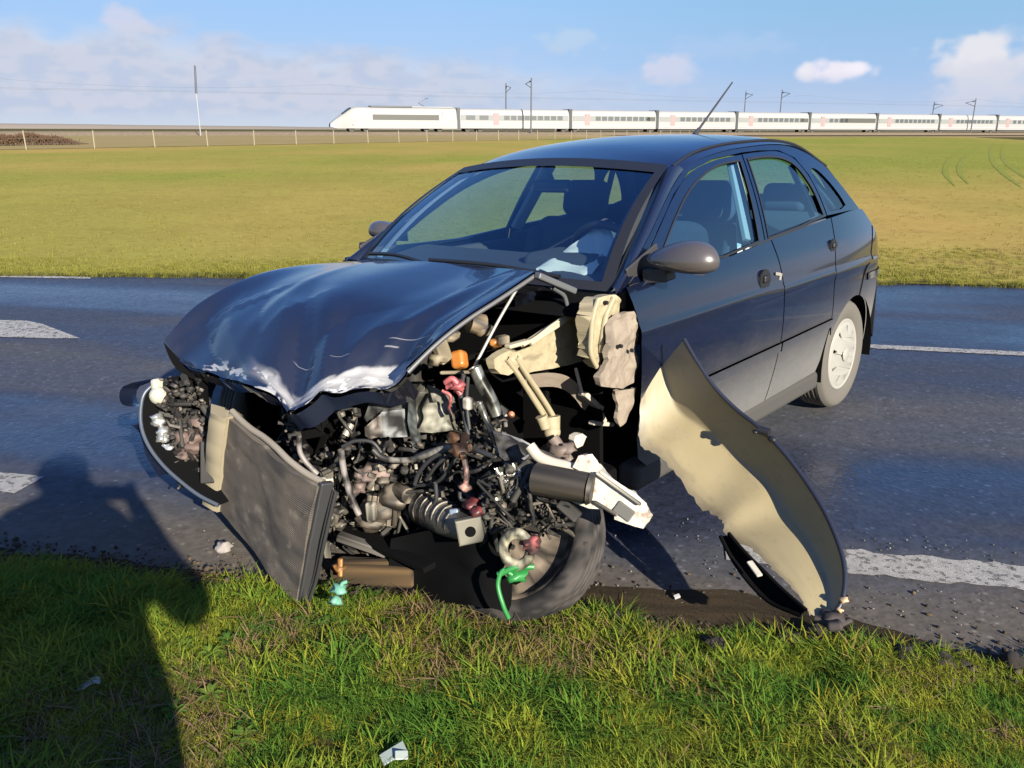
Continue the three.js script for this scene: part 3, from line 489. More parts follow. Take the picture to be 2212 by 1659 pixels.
const paint = mat(NAVY, 0.45, 0, { clearcoat: 1, clearcoatRoughness: 0.05 });
const primer = (() => { const m = tex(1024, 1024, (u, v) => { const n = fbm(u * 9, v * 9, 5), s = fbm(u * 60, v * 60, 3), st = fbm(u * 4 + 7, v * 26, 4); let c = mix3([0.38, 0.325, 0.205], [0.31, 0.26, 0.16], n); c = mix3(c, [0.16, 0.125, 0.08], sstep(0.58, 0.8, st) * 0.55 + sstep(0.66, 0.8, s) * 0.3); return c; }); return mat([1, 1, 1], 0.62, 0, { map: m }); })();
const primerPale = mat([0.44, 0.385, 0.27], 0.55), mudGrey = (() => { const m = tex(512, 512, (u, v) => { const n = fbm(u * 8, v * 8, 5), s = fbm(u * 40, v * 40, 3); return mix3(mix3([0.29, 0.235, 0.18], [0.19, 0.152, 0.115], n), [0.12, 0.10, 0.08], sstep(0.68, 0.82, s) * 0.6); }); return mat([1, 1, 1], 0.8, 0, { map: m }); })();
const black = mat([0.012, 0.012, 0.013], 0.5), matteBlack = mat([0.0045, 0.0045, 0.0048], 0.95, 0, { specularIntensity: 0.1 }), rubber = mat([0.014, 0.0135, 0.013], 0.85), plastic = mat([0.03, 0.03, 0.031], 0.55), greyPlastic = gmat([0.10, 0.10, 0.098], 0.55);
const cast = gmat([0.27, 0.25, 0.21], 0.5, 0.45), alu = mat([0.62, 0.61, 0.58], 0.32, 0.9), steel = mat([0.33, 0.32, 0.30], 0.45, 0.7), rust = mat([0.20, 0.105, 0.045], 0.85, 0.1), darkMetal = gmat([0.048, 0.044, 0.040], 0.75, 0.15), whitePlastic = gmat([0.50, 0.47, 0.40], 0.55), amber = mat([0.42, 0.155, 0.03], 0.3), redPlastic = mat([0.45, 0.04, 0.035], 0.5), pink = gmat([0.42, 0.11, 0.12], 0.5), dustGrey = mat([0.25, 0.225, 0.19], 0.85), trimGrey = mat([0.52, 0.54, 0.54], 0.8), cloth = mat([0.05, 0.062, 0.085], 0.95), dash = mat([0.035, 0.04, 0.046], 0.7), airCloth = mat([0.60, 0.60, 0.55], 0.9);
const glass = mat([0.80, 0.93, 0.95], 0.0, 0, { transmission: 1, thickness: 0, ior: 2.0 });
const sideGlass = mat([0.58, 0.84, 0.95], 0.0, 0, { transmission: 1, thickness: 0, ior: 2.2 });

// ---- body surfaces
const halfW = [[0.20, 0.760], [0.28, 0.785], [0.40, 0.802], [0.50, 0.812], [0.60, 0.818], [0.72, 0.815], [0.82, 0.805], [0.90, 0.788], [0.97, 0.762], [1.06, 0.725]];
const planTaper = (x) => -0.06 * Math.max(0, x + 0.6) ** 2 - 0.10 * Math.max(0, -2.2 - x) ** 2 - 0.9 * Math.max(0, -2.8 - x) ** 2;
const glassW = (y) => 0.74 - 0.47 * (y - 0.95);
const lowSide = (sg, off = 0) => (x, y) => V3(x, y, sg * (ps(halfW, y) + planTaper(x) + off + 0.006 * Math.exp(-(((y - 0.775 - 0.02 * (x + 1.5)) / 0.02) ** 2))));
const highSide = (sg, off = 0) => (x, y) => V3(x, y, sg * (glassW(y) + 0.012 * Math.sin(clamp((y - 0.95) / 0.4) * Math.PI) + planTaper(x) * 0.4 + off));
const drip = [[-0.414, 0.926], [-0.664, 1.068], [-0.95, 1.231], [-1.128, 1.305], [-1.341, 1.345], [-1.627, 1.368], [-2.05, 1.372], [-2.281, 1.332], [-2.458, 1.237], [-2.61, 1.10], [-2.70, 1.02]];
const dripUp = drip.map((p) => p).reverse(); // sorted by x
const dripY = (x) => ps(dripUp, x);
const smooth = (pts, n = 6) => { const c = new THREE.CatmullRomCurve3(pts.map(([a, b]) => V3(a, b, 0)), false, 'centripetal'); return c.getPoints(pts.length * n).map((p) => [p.x, p.y]); };
const keyhole = (outer, inner) => { // outer ring with a hole, as one loop
  const ar = (p) => { let s = 0; for (let i = 0; i < p.length; i++) { const a = p[i], b = p[(i + 1) % p.length]; s += a[0] * b[1] - b[0] * a[1]; } return s; };
  const o = outer.slice(), h = inner.slice(); if (ar(o) < 0) o.reverse(); if (ar(h) > 0) h.reverse();
  let bi = 0, bj = 0, bd = 1e9; o.forEach((p, i) => h.forEach((q, j) => { const d = Math.hypot(p[0] - q[0], p[1] - q[1]); if (d < bd) { bd = d; bi = i; bj = j; } }));
  return [...o.slice(0, bi + 1), ...h.slice(bj), ...h.slice(0, bj + 1), ...o.slice(bi)];
};
const both = [-1, 1];

for (const sg of both) {
  const L = sg < 0, low = lowSide(sg), high = highSide(sg), flip = sg < 0 ? false : true;
  // for the left side (z negative) da x db points to +z, i.e. inwards, so it is flipped
  const fl = sg < 0;
  const P = (poly, map, step = 0.025, th = 0.006, uv = sideUV) => panel(poly, map, step, th, uv, fl);
  // front door
  const beltF = [[-0.70, 0.962], [-1.16, 0.962], [-1.535, 0.985]];
  const doorLow = [[-0.435, 0.948], [-0.455, 0.86], [-0.467, 0.78], [-0.46, 0.61], [-0.455, 0.42], [-0.48, 0.33], [-0.55, 0.277], [-1.0, 0.276], [-1.495, 0.280], [-1.535, 0.42], [-1.562, 0.56], [-1.572, 0.72], [-1.562, 0.83], [-1.535, 0.985], ...beltF.slice(0, 2).reverse()];
  const frameF = smooth([[-0.50, 0.945], [-0.69, 1.052], [-0.95, 1.205], [-1.13, 1.281], [-1.36, 1.321], [-1.622, 1.338]]).concat([[-1.535, 0.982], [-1.16, 0.955], [-0.70, 0.95]]);
  const glassF = smooth([[-0.675, 0.977], [-0.88, 1.112], [-1.054, 1.207], [-1.224, 1.266], [-1.40, 1.301], [-1.578, 1.311]]).concat([[-1.478, 0.988], [-1.16, 0.964]]);
  const fd = mk('front_door', [P(doorLow, low), P(keyhole(frameF, glassF), high)], sidePaint, car);
  mk('window', panel(glassF, highSide(sg, -0.008), 0.05, 0, undefined, fl), sideGlass, fd);
  mk('window_seal', [P(keyhole(smooth([[-0.660, 0.971], [-0.88, 1.120], [-1.054, 1.215], [-1.224, 1.274], [-1.40, 1.309], [-1.588, 1.319]]).concat([[-1.486, 0.980], [-1.16, 0.956]]), glassF), highSide(sg, 0.003), 0.03, 0.008)], black, fd);
  mk('trim_strip', P([[-0.52, 0.495], [-0.52, 0.535], [-1.546, 0.54], [-1.543, 0.50]], lowSide(sg, 0.014), 0.04, 0.014), sidePaint, fd);
  // pull handle: dark recess with a grip
  const hx = -1.395, hy = 0.836, hz = low(hx, hy).z;
  mk('door_handle', [place(new THREE.CylinderGeometry(0.047, 0.047, 0.008, 20), [hx, hy, hz + sg * 0.0015], [Math.PI / 2, 0, 0]), place(rbox(0.055, 0.03, 0.02, 0.008), [hx + 0.0, hy + 0.008, hz + sg * 0.009])], black, fd);
  if (L) mk('scrape', [place(rbox(0.05, 0.014, 0.004, 0.002, 1), [hx - 0.125, hy + 0.01, hz - 0.003], [0, 0, 0.2]), place(rbox(0.07, 0.02, 0.003, 0.0015, 1), [hx + 0.0, hy - 0.062, hz - 0.003], [0, 0, -0.1]), place(rbox(0.02, 0.03, 0.003, 0.0015, 1), [hx - 0.15, hy - 0.005, hz - 0.003], [0, 0, 0.3])], dustGrey, fd);
  // rear door
  const doorR = [[-1.545, 0.985], [-1.570, 0.83], [-1.580, 0.72], [-1.570, 0.56], [-1.543, 0.42], [-1.503, 0.281], [-1.80, 0.285], [-2.045, 0.290], [-2.075, 0.34], [-2.095, 0.42], [-2.13, 0.52], [-2.128, 0.70], [-2.155, 0.85], [-2.215, 1.02], [-1.90, 1.005]];
  const frameR = smooth([[-1.632, 1.339], [-1.80, 1.343], [-2.0, 1.338], [-2.13, 1.298], [-2.20, 1.215], [-2.228, 1.12], [-2.24, 1.026]]).concat([[-1.90, 1.003], [-1.545, 0.984]]);
  const glassR = smooth([[-1.662, 1.313], [-1.85, 1.317], [-2.0, 1.304], [-2.104, 1.265], [-2.174, 1.165], [-2.20, 1.036]]).concat([[-1.90, 1.009], [-1.580, 0.992]]);
  const rd = mk('rear_door', [P(doorR, low), P(keyhole(frameR, glassR), high)], sidePaint, car);
  mk('window', panel(glassR, highSide(sg, -0.008), 0.05, 0, undefined, fl), sideGlass, rd);
  mk('window_seal', P(keyhole(smooth([[-1.654, 1.322], [-1.85, 1.326], [-2.005, 1.313], [-2.112, 1.272], [-2.184, 1.168], [-2.21, 1.03]]).concat([[-1.90, 1.003], [-1.571, 0.986]]), glassR), highSide(sg, 0.003), 0.03, 0.008), black, rd);
  mk('trim_strip', P([[-1.556, 0.50], [-1.560, 0.54], [-2.128, 0.545], [-2.10, 0.505]], lowSide(sg, 0.014), 0.04, 0.014), sidePaint, rd);
  const h2 = [-2.262 + 0.12, 0.893], z2 = low(...h2).z;
  mk('door_handle', [place(new THREE.CylinderGeometry(0.036, 0.036, 0.008, 20), [h2[0], h2[1], z2 + sg * 0.0015], [Math.PI / 2, 0, 0]), place(rbox(0.045, 0.026, 0.018, 0.008), [h2[0], h2[1] + 0.006, z2 + sg * 0.008])], black, rd);
  // body frame: sill rail above the doors, pillars and quarter panel
  const rail = [...smooth(drip), ...[[-2.55, 1.028], [-2.248, 1.028], [-2.236, 1.12], [-2.207, 1.22], [-2.135, 1.306], [-2.0, 1.346], [-1.80, 1.351], [-1.632, 1.347], [-1.36, 1.329], [-1.13, 1.289], [-0.95, 1.213], [-0.69, 1.06], [-0.495, 0.952]]];
  const qGlass = smooth([[-2.285, 1.045], [-2.268, 1.12], [-2.245, 1.205], [-2.258, 1.248], [-2.315, 1.245], [-2.40, 1.19], [-2.49, 1.10], [-2.518, 1.058]], 4).concat([[-2.44, 1.042]]);
  const qp0 = [[-2.139, 0.53], [-2.137, 0.70], [-2.165, 0.85], [-2.225, 1.02], [-2.50, 1.03], [-2.70, 1.025], [-2.745, 0.99], [-2.85, 0.895], [-2.91, 0.815], [-2.985, 0.73], [-3.025, 0.64], [-3.05, 0.50], [-3.052, 0.38], [-3.045, 0.26], [-2.82, 0.25]];
  const arch = []; for (let i = 0; i <= 22; i++) { const a = mixf(-0.05, Math.PI - 0.30, i / 22); arch.push([-2.435 - 0.325 * Math.cos(a) * 1.0, 0.275 + 0.335 * Math.sin(a)]); }
  const qArch = arch.filter(([x]) => x < -2.15);
  const qp = mk('body_frame', [P(keyhole(rail, qGlass), highSide(sg, 0.002)), P([...qp0, ...qArch.reverse().reverse().sort((p, q) => p[0] - q[0])], low)], sidePaint, car);
  mk('window', panel(qGlass, highSide(sg, -0.006), 0.05, 0, undefined, fl), sideGlass, qp);
  mk('bumper_seam', [tube([low(-2.50, 0.60).addScaledVector(PZ, sg * 0.002), low(-2.56, 0.70).addScaledVector(PZ, sg * 0.002), low(-2.60, 0.74).addScaledVector(PZ, sg * 0.002), low(-2.97, 0.735).addScaledVector(PZ, sg * 0.002)], 0.004, 5)], matteBlack, qp);
  if (L) mk('bumper_strip', P([[-2.62, 0.665], [-2.62, 0.70], [-3.0, 0.685], [-3.01, 0.65]], lowSide(sg, 0.008), 0.03, 0.008), greyPlastic, qp);
  mk('rear_lamp', P([[-2.80, 0.93], [-2.70, 0.80], [-2.72, 0.76], [-2.965, 0.742], [-2.90, 0.82]], lowSide(sg, 0.003), 0.02, 0.01), mat([0.02, 0.012, 0.02], 0.12, 0, { clearcoat: 1 }), qp);
  // wheel housing (dark) and sill
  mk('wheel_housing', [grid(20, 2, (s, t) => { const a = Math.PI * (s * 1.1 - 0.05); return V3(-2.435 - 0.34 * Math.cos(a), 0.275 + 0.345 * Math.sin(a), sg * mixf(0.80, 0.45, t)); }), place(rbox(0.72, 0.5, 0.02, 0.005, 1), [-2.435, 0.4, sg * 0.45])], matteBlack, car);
  mk('sill', [place(rbox(1.62, 0.10, 0.10, 0.03), [-1.30, 0.235, sg * 0.735])], mat([0.05, 0.046, 0.04], 0.8), car);
  // windscreen pillar between screen edge and drip line
  const wsE = (t) => V3(-0.462 - 0.548 * t, 0.935 + 0.375 * t, sg * (0.69 - 0.13 * t - 0.01 * Math.sin(t * Math.PI)));
  const dr = (t) => { const x = mixf(-0.40, -1.10, t), y = dripY(x); return high(x, y); };
  mk('windscreen_pillar', grid(6, 24, (s, t) => { const a = wsE(t), b = dr(t), p = a.lerp(b, s), n = V3(0.45, 0.55, sg * 0.6).normalize(); return p.addScaledVector(n, 0.022 * Math.sin(s * Math.PI)); }), paint, car);
}
// roof
const roofC = [[-2.75, 1.345], [-2.55, 1.382], [-2.3, 1.412], [-2.0, 1.432], [-1.7, 1.437], [-1.45, 1.43], [-1.2, 1.403], [-1.0, 1.358], [-0.9, 1.33]];
const roofPt = (s, t) => { const xf = -0.965 - 0.055 * s * s - 0.05 * s ** 8, xr = -2.72 + 0.27 * Math.abs(s) ** 3, x = mixf(xf, xr, t), ye = dripY(x), yc = ps(roofC, x), zr = glassW(ye) + 0.008, k = 0.62 * (1 - s * s) + 0.38 * (1 - Math.abs(s) ** 9); return V3(x, ye + (Math.max(yc, ye) - ye) * k, s * zr); };
const roof = mk('roof', grid(44, 60, (s, t) => roofPt(s * 2 - 1, t)), paint, car);
mk('gutter', both.map((sg) => tube([0.02, 0.15, 0.3, 0.5, 0.7, 0.85, 1].map((t) => roofPt(sg * 0.93, t).add(V3(0, 0.003, 0))), 0.006, 6, 40)), black, roof);
const an0 = roofPt(-0.05, 0.665), anT = onPlane(1582, 178, V3(0, 0, 1), 0.02);
mk('aerial', [rod(an0, an0.clone().lerp(anT, 0.12), 0.016, 0.010, 10), rod(an0.clone().lerp(anT, 0.08), anT, 0.0065, 0.004, 8)], mat([0.03, 0.03, 0.035], 0.6), roof);
// windscreen
const wsPt = (s, t) => { const b = V3(-0.345 - 0.117 * s * s, 0.955 - 0.02 * s * s, s * 0.69), u = V3(-0.962 - 0.048 * s * s, 1.345 - 0.035 * s * s, s * 0.56); const p = b.lerp(u, t); return p.add(V3(0.035 * Math.sin(t * Math.PI), 0.02 * Math.sin(t * Math.PI), 0)); };
const ws = mk('windscreen', grid(24, 16, (s, t) => wsPt(s * 1.96 - 0.98, t)), glass, car);
mk('screen_border', [grid(40, 1, (s, t) => wsPt(s * 2 - 1, 0.93 + t * 0.09).add(V3(0.004, 0.003, 0))), grid(40, 1, (s, t) => wsPt(s * 2 - 1, -0.03 + t * 0.06).add(V3(0.004, 0.003, 0))), ...both.map((sg) => grid(1, 20, (s, t) => wsPt(sg * (0.95 + 0.06 * s), t).add(V3(0.004, 0.003, 0))))], black, ws);
mk('wiper', [tube([wsPt(-0.75, 0.02), wsPt(-0.35, 0.055), wsPt(0.15, 0.05)].map((p) => p.add(V3(0.02, 0.015, 0))), 0.008, 6), tube([wsPt(0.1, 0.01), wsPt(0.5, 0.06), wsPt(0.85, 0.05)].map((p) => p.add(V3(0.02, 0.015, 0))), 0.008, 6)], black, ws);
mk('inspection_sticker', [panel([[-0.82, 0.06], [-0.74, 0.06], [-0.74, 0.13], [-0.82, 0.13]].map(([a, b]) => [-a, b]), (a, b) => wsPt(a, b).add(V3(-0.004, -0.004, 0)), 0.03, 0)], mat([0.45, 0.55, 0.5], 0.6), ws);
mk('interior_mirror', [place(rbox(0.04, 0.055, 0.20, 0.015), [-1.02, 1.235, 0.02]), rod([-1.0, 1.25, 0], [-0.96, 1.315, 0], 0.012)], black, car);
// cowl below the screen
mk('cowl', grid(30, 2, (s, t) => { const p = wsPt(s * 2 - 1, 0.0); return p.add(V3(0.02 + 0.13 * t, -0.02 - 0.06 * t, 0)); }), matteBlack, car);
// tailgate with its window
{
  const edge = [[0, -2.46, 1.25, 0.60], [0.25, -2.59, 1.12, 0.655], [0.45, -2.71, 1.01, 0.695], [0.62, -2.88, 0.84, 0.715], [0.8, -3.01, 0.65, 0.72], [1, -3.05, 0.26, 0.715]];
  const tp = (a, b) => { b = clamp(b); const e = [1, 2, 3].map((k) => ps(edge.map((q) => [q[0], q[k]]), b)), f = 1 - Math.abs(a) ** 2.5, lift = (1 - b) * 0.10 * f; return V3(e[0] - (0.10 + 0.12 * Math.max(0, 1 - b * 2)) * f, e[1] + lift, a * e[2]); };
  const hole = smooth([[-0.78, 0.40], [-0.74, 0.12], [0, 0.07], [0.74, 0.12], [0.78, 0.40], [0, 0.43]], 5);
  const tg = mk('tailgate', panel(keyhole([[-1, 0], [1, 0], [1, 1], [-1, 1]], hole), tp, 0.06, 0.006), paint, car);
  mk('window', panel(hole, (a, b) => tp(a, b).add(V3(0.006, 0, 0)), 0.1, 0), sideGlass, tg);
}
// ---- cabin
mk('cabin_floor', [place(rbox(2.5, 0.06, 1.40, 0.01, 1), [-1.65, 0.24, 0]), place(rbox(0.06, 0.70, 1.00, 0.01, 1), [-0.38, 0.58, 0.04]), place(rbox(0.7, 0.3, 1.1, 0.02, 1), [-2.65, 0.45, 0])], matteBlack, car);
for (const sg of both) { mk('door_lining', place(rbox(0.84, 0.62, 0.05, 0.02, 1), [-1.10, 0.62, sg * 0.72]), dash, car); mk('door_lining', place(rbox(0.62, 0.64, 0.05, 0.02, 1), [-1.84, 0.64, sg * 0.72]), dash, car); }
mk('roof_lining', grid(10, 10, (s, t) => roofPt((s * 2 - 1) * 0.93, 0.03 + t * 0.94).add(V3(0, -0.035, 0))), trimGrey, car);
for (const sg of both) mk('pillar_trim', grid(3, 10, (s, t) => wsPt(sg * ((sg > 0 ? 0.84 : 0.90) + 0.13 * s), 0.06 + 0.92 * t).add(V3(-0.03 - 0.02 * s, -0.015, -sg * 0.004))), sg > 0 ? trimGrey : dash, car);
for (const sg of both) mk('pillar_trim', bar([-1.50, 0.98, sg * 0.675], [-1.62, 1.31, sg * 0.52], 0.025, 0.08, V3(1, 0, 0)), mat([0.33, 0.35, 0.35], 0.8), car);
mk('pillar_trim', both.flatMap((sg) => [bar([-2.25, 1.02, sg * 0.64], [-2.20, 1.27, sg * 0.53], 0.02, 0.04, V3(1, 0, 0)), bar([-2.56, 1.04, sg * 0.63], [-2.34, 1.27, sg * 0.52], 0.02, 0.05, V3(1, 0, 0))]), dash, car);
mk('dashboard', [place(rbox(0.42, 0.22, 1.34, 0.08, 3), [-0.64, 0.855, 0], [0, 0, -0.12]), place(rbox(0.26, 0.10, 0.42, 0.05, 3), [-0.74, 0.955, -0.34]), place(rbox(0.3, 0.42, 0.3, 0.05), [-0.75, 0.62, 0.02])], dash, car);
{
  const sw = new THREE.Group(); sw.name = 'steering_wheel'; sw.position.set(-0.93, 0.93, -0.36); sw.rotation.set(0, Math.PI / 2, 0); car.add(sw);
  const tl = new THREE.Matrix4().makeRotationX(0.42);
  const rim = new THREE.TorusGeometry(0.185, 0.016, 10, 40).applyMatrix4(tl), spokes = [rbox(0.34, 0.04, 0.03, 0.012).applyMatrix4(tl), rbox(0.04, 0.18, 0.03, 0.012).translate(0, -0.09, 0).applyMatrix4(tl)];
  mk('rim', rim, black, sw); mk('spokes', spokes, black, sw);
}
// spent airbag hanging from the wheel and over the dash
{
  const A = [[1150, 578], [1215, 535], [1285, 492], [1318, 500], [1335, 525]], B = [[1165, 590], [1215, 600], [1262, 604], [1292, 580], [1325, 545]];
  const g = grid(16, 10, (s, t) => { const i = s * 4, k = Math.min(3, Math.floor(i)), f = i - k; const a = [mixf(A[k][0], A[k + 1][0], f), mixf(A[k][1], A[k + 1][1], f)], b = [mixf(B[k][0], B[k + 1][0], f), mixf(B[k][1], B[k + 1][1], f)]; const p = onPlane(mixf(a[0], b[0], t), mixf(a[1], b[1], t), V3(0.35, 1, 0).normalize(), 0.72 + 0.0 * s); return p.add(V3(0.02 * (fbm(s * 6, t * 5, 3) - 0.5), 0.05 * (fbm(s * 5 + 3, t * 4, 3) - 0.5), 0)); });
  mk('airbag', g, airCloth, car);
}
function seat(z) {
  const t = new THREE.Group(); t.name = 'front_seat'; t.position.set(-1.28, 0.30, z); car.add(t);
  mk('cushion', place(rbox(0.50, 0.17, 0.50, 0.07, 3), [0, 0.10, 0], [0, 0, 0.1]), cloth, t);
  mk('backrest', [place(rbox(0.16, 0.60, 0.48, 0.07, 3), [-0.28, 0.45, 0], [0, 0, 0.30]), ...both.map((s) => place(rbox(0.20, 0.50, 0.09, 0.045, 3), [-0.25, 0.44, s * 0.21], [0, 0, 0.30]))], cloth, t);
  mk('headrest', [place(rbox(0.11, 0.19, 0.27, 0.06, 3), [-0.43, 0.83, 0], [0, 0, 0.2]), ...both.map((s) => rod([-0.40, 0.70, s * 0.06], [-0.43, 0.8, s * 0.06], 0.007))], cloth, t);
  return t;
}
seat(-0.36); seat(0.36);
{
  const t = new THREE.Group(); t.name = 'rear_bench'; t.position.set(-2.15, 0.3, 0); car.add(t);
  mk('cushion', place(rbox(0.5, 0.18, 1.24, 0.07, 3), [0.05, 0.12, 0]), cloth, t); mk('backrest', place(rbox(0.16, 0.62, 1.24, 0.07, 3), [-0.26, 0.42, 0], [0, 0, 0.28]), cloth, t);
  for (const z of [-0.36, 0.36]) mk('headrest', place(rbox(0.09, 0.15, 0.25, 0.045, 3), [-0.39, 0.79, z], [0, 0, 0.2]), cloth, t);
}
mk('seat_belt', [tube([[-1.585, 1.20, -0.575], [-1.56, 1.0, -0.63], [-1.50, 0.7, -0.66], [-1.47, 0.35, -0.64]], 0.012, 6), bar([-1.585, 1.23, -0.565], [-1.47, 0.86, -0.655], 0.006, 0.045, V3(1, 0, 0))], mat([0.5, 0.52, 0.52], 0.8), car);
// mirrors
for (const sg of both) {
  const t = new THREE.Group(); t.name = 'wing_mirror'; car.add(t); const c = sg < 0 ? V3(-0.575, 1.022, -0.885) : V3(-0.72, 1.03, 0.82), S = sg < 0 ? 1.06 : 0.8;
  const g = new THREE.SphereGeometry(1, 36, 24), p = g.attributes.position;
  for (let i = 0; i < p.count; i++) { let x = p.getX(i), y = p.getY(i), z = p.getZ(i); if (x < -0.25) x = -0.25 + (x + 0.25) * 0.12; const out = clamp(z * sg * 0.5 + 0.5), h = mixf(0.045, 0.070, out) * (y < 0 ? 0.72 : 1.18); p.setXYZ(i, (x * 0.080 - 0.05 * out * 0.6) * S, ((y < 0 ? -1 : 1) * Math.abs(y) ** (y < 0 ? 0.75 : 1.1) * h * (1 - 0.25 * (1 - out)) + 0.008 * out) * S, z * 0.130 * S); }
  g.computeVertexNormals(); g.rotateY(sg * 0.28); g.translate(c.x, c.y, c.z);
  mk('housing', g, mat([0.085, 0.074, 0.070], 0.32, 0.15, { clearcoat: 0.5, clearcoatRoughness: 0.15 }), t);
  mk('mirror_glass', place(rbox(0.004, 0.09, 0.17, 0.002, 1), [c.x - 0.05, c.y, c.z], [0, sg * 0.28, 0]), mat([0.7, 0.72, 0.75], 0.03, 1), t);
  mk('bracket', [bar([-0.60, 0.965, sg * 0.745], [-0.615, 0.975, sg * 0.83], 0.09, 0.05), place(rbox(0.20, 0.10, 0.012, 0.005), [-0.60, 0.985, sg * 0.728], [0, 0, -0.35])], mat([0.03, 0.028, 0.03], 0.55), t);
}
// wheels
function wheel(kind) {
  const t = new THREE.Group(); t.name = 'wheel'; car.add(t); const R = 0.288, W = 0.175; // axis along z, outer face towards -z
  const pts = kind === 'bent' ? [[0.222, -0.064], [0.235, -0.076], [0.252, -0.082], [0.268, -0.080], [0.279, -0.073], [0.284, -0.062]] : [[0.185, -0.068], [0.20, -0.080], [0.225, -0.087], [0.25, -0.088], [0.268, -0.083], [0.279, -0.074], [0.284, -0.062]];
  const ribs = []; for (let i = 0; i <= 36; i++) { const z = mixf(-0.058, 0.058, i / 36), gr = [-0.034, -0.010, 0.014, 0.036].some((q) => Math.abs(z - q) < 0.0042); ribs.push([gr ? 0.2805 : 0.288, z]); }
  const prof = [...pts, ...ribs, ...pts.map(([r, z]) => [r, -z]).reverse()];
  const g = new THREE.LatheGeometry(prof.map(([r, z]) => new THREE.Vector2(r, z)), 72); g.rotateX(Math.PI / 2);
  mk('tyre', g, kind === 'bent' ? gmat([0.058, 0.050, 0.047], 0.9) : mat([0.105, 0.095, 0.080], 0.92), t);
  const lat = (pp, m, n) => { const q = new THREE.LatheGeometry(pp.map(([r, z]) => new THREE.Vector2(r, z)), 56); q.rotateX(Math.PI / 2); return mk(n, q, m, t); };
  if (kind === 'cover') {
    // wheel cover with a ring of slots
    const cov = mat([0.29, 0.28, 0.25], 0.55), sh = new THREE.Shape().absarc(0, 0, 0.176, 0, Math.PI * 2);
    for (let i = 0; i < 9; i++) { const a = i / 9 * Math.PI * 2, h = new THREE.Path(), w = 0.013, r0 = 0.118, r1 = 0.152; const q = (r, s) => [r * Math.cos(a) - s * Math.sin(a), r * Math.sin(a) + s * Math.cos(a)]; h.moveTo(...q(r0, -w * 0.6)); h.quadraticCurveTo(...q(r0 - 0.008, 0), ...q(r0, w * 0.6)); h.lineTo(...q(r1, w)); h.quadraticCurveTo(...q(r1 + 0.008, 0), ...q(r1, -w)); h.closePath(); sh.holes.push(h); }
    const cg = new THREE.ExtrudeGeometry(sh, { depth: 0.008, bevelEnabled: true, bevelSize: 0.003, bevelThickness: 0.003, bevelSegments: 2, curveSegments: 40 }); const cp = cg.attributes.position;
    for (let i = 0; i < cp.count; i++) { const r = Math.hypot(cp.getX(i), cp.getY(i)); cp.setZ(i, cp.getZ(i) - 0.094 + 0.022 * (r / 0.176) ** 3 + (r < 0.05 ? -0.006 : 0)); } cg.computeVertexNormals();
    mk('wheel_cover', toCreasedNormals(cg, 0.6), cov, t); lat([[0.001, -0.06], [0.17, -0.055], [0.19, -0.062], [0.192, -0.02]], matteBlack, 'rim'); lat([[0.001, -0.101], [0.03, -0.100], [0.036, -0.092]], cov, 'hub_cap');
    lat([[0.172, -0.074], [0.182, -0.080], [0.190, -0.076], [0.192, -0.06]], cov, 'cover_edge');
  } else {
    lat([[0.001, -0.030], [0.06, -0.036], [0.09, -0.030], [0.14, -0.024], [0.19, -0.030], [0.205, -0.045], [0.212, -0.060], [0.224, -0.062]], gmat([0.27, 0.215, 0.165], 0.85), 'rim');
    const nuts = []; for (let i = 0; i < 5; i++) { const a = i / 5 * 6.283; nuts.push(place(new THREE.CylinderGeometry(0.010, 0.010, 0.02, 6), [0.05 * Math.cos(a), 0.05 * Math.sin(a), -0.034], [Math.PI / 2, 0, 0])); } mk('wheel_nuts', nuts, darkMetal, t);
  }
  return t;
}
{
  const rl = wheel('cover'); rl.position.set(-2.455, 0.288, -0.69); rl.rotation.z = 0.3;
  const rR = wheel('cover'); rR.position.set(-2.455, 0.335, 0.69); rR.rotation.y = Math.PI;
  const fr = wheel('cover'); fr.position.set(0, 0.365, 0.68); fr.rotation.y = Math.PI;
  // the front left wheel, knocked round so that its face looks forwards
  const fw = wheel('bent'); const c = far(1122, 1152, 2.56); fw.position.copy(c); fw.scale.setScalar(0.935);
  const nW = V3(-0.46, 0.52, 0.72).normalize().transformDirection(toCar); fw.quaternion.setFromUnitVectors(V3(0, 0, -1), nW);
}

// ================================================================ the crushed front
// bonnet: sheet between four bent edges, with folds
const bonnetMap = (() => tex(1024, 1024, (u, v) => { // u across (0 = left side), v back to front
  const x = u * 1.3, y = v, n = fbm(x * 14, y * 14, 4), st = fbm(x * 5 + 3, y * 26, 4), line = 0.905 - 0.05 * Math.sin(u * 9) - 0.02 * n;
  const main = sstep(0.06, 0.12, u) * sstep(0.72, 0.56, u) * sstep(line - 0.035, line - 0.005, v + (n - 0.5) * 0.05) * sstep(0.985, 0.945, v + (st - 0.5) * 0.06);
  const frag = sstep(0.56, 0.66, fbm(x * 26, y * 40 + 2, 4)) * sstep(0.90, 0.95, v) * sstep(0.88, 0.8, u);
  const scr = Math.max(...[[0.20, 0.70, 0.10, 0.0035], [0.26, 0.735, 0.03, 0.006], [0.55, 0.8, 0.05, 0.002], [0.43, 0.77, 0.04, 0.002]].map(([a, b, w, h]) => sstep(h, 0, Math.abs(v - b + 0.06 * (u - a))) * sstep(w, w * 0.7, Math.abs(u - a)))) * 0.5;
  const dust = 0.05 * n + 0.05 * sstep(0.5, 0.9, v);
  return mix3(mix3(NAVY, [0.2, 0.2, 0.2], dust * 0.35), [0.46, 0.45, 0.44], clamp(main * (0.42 + 0.7 * st) * (0.6 + 0.5 * n) + frag * 0.75 + scr));
}, true, false))();
const bonnetPaint = mat([1, 1, 1], 0.5, 0, { map: bonnetMap, clearcoat: 1, clearcoatRoughness: 0.06 });
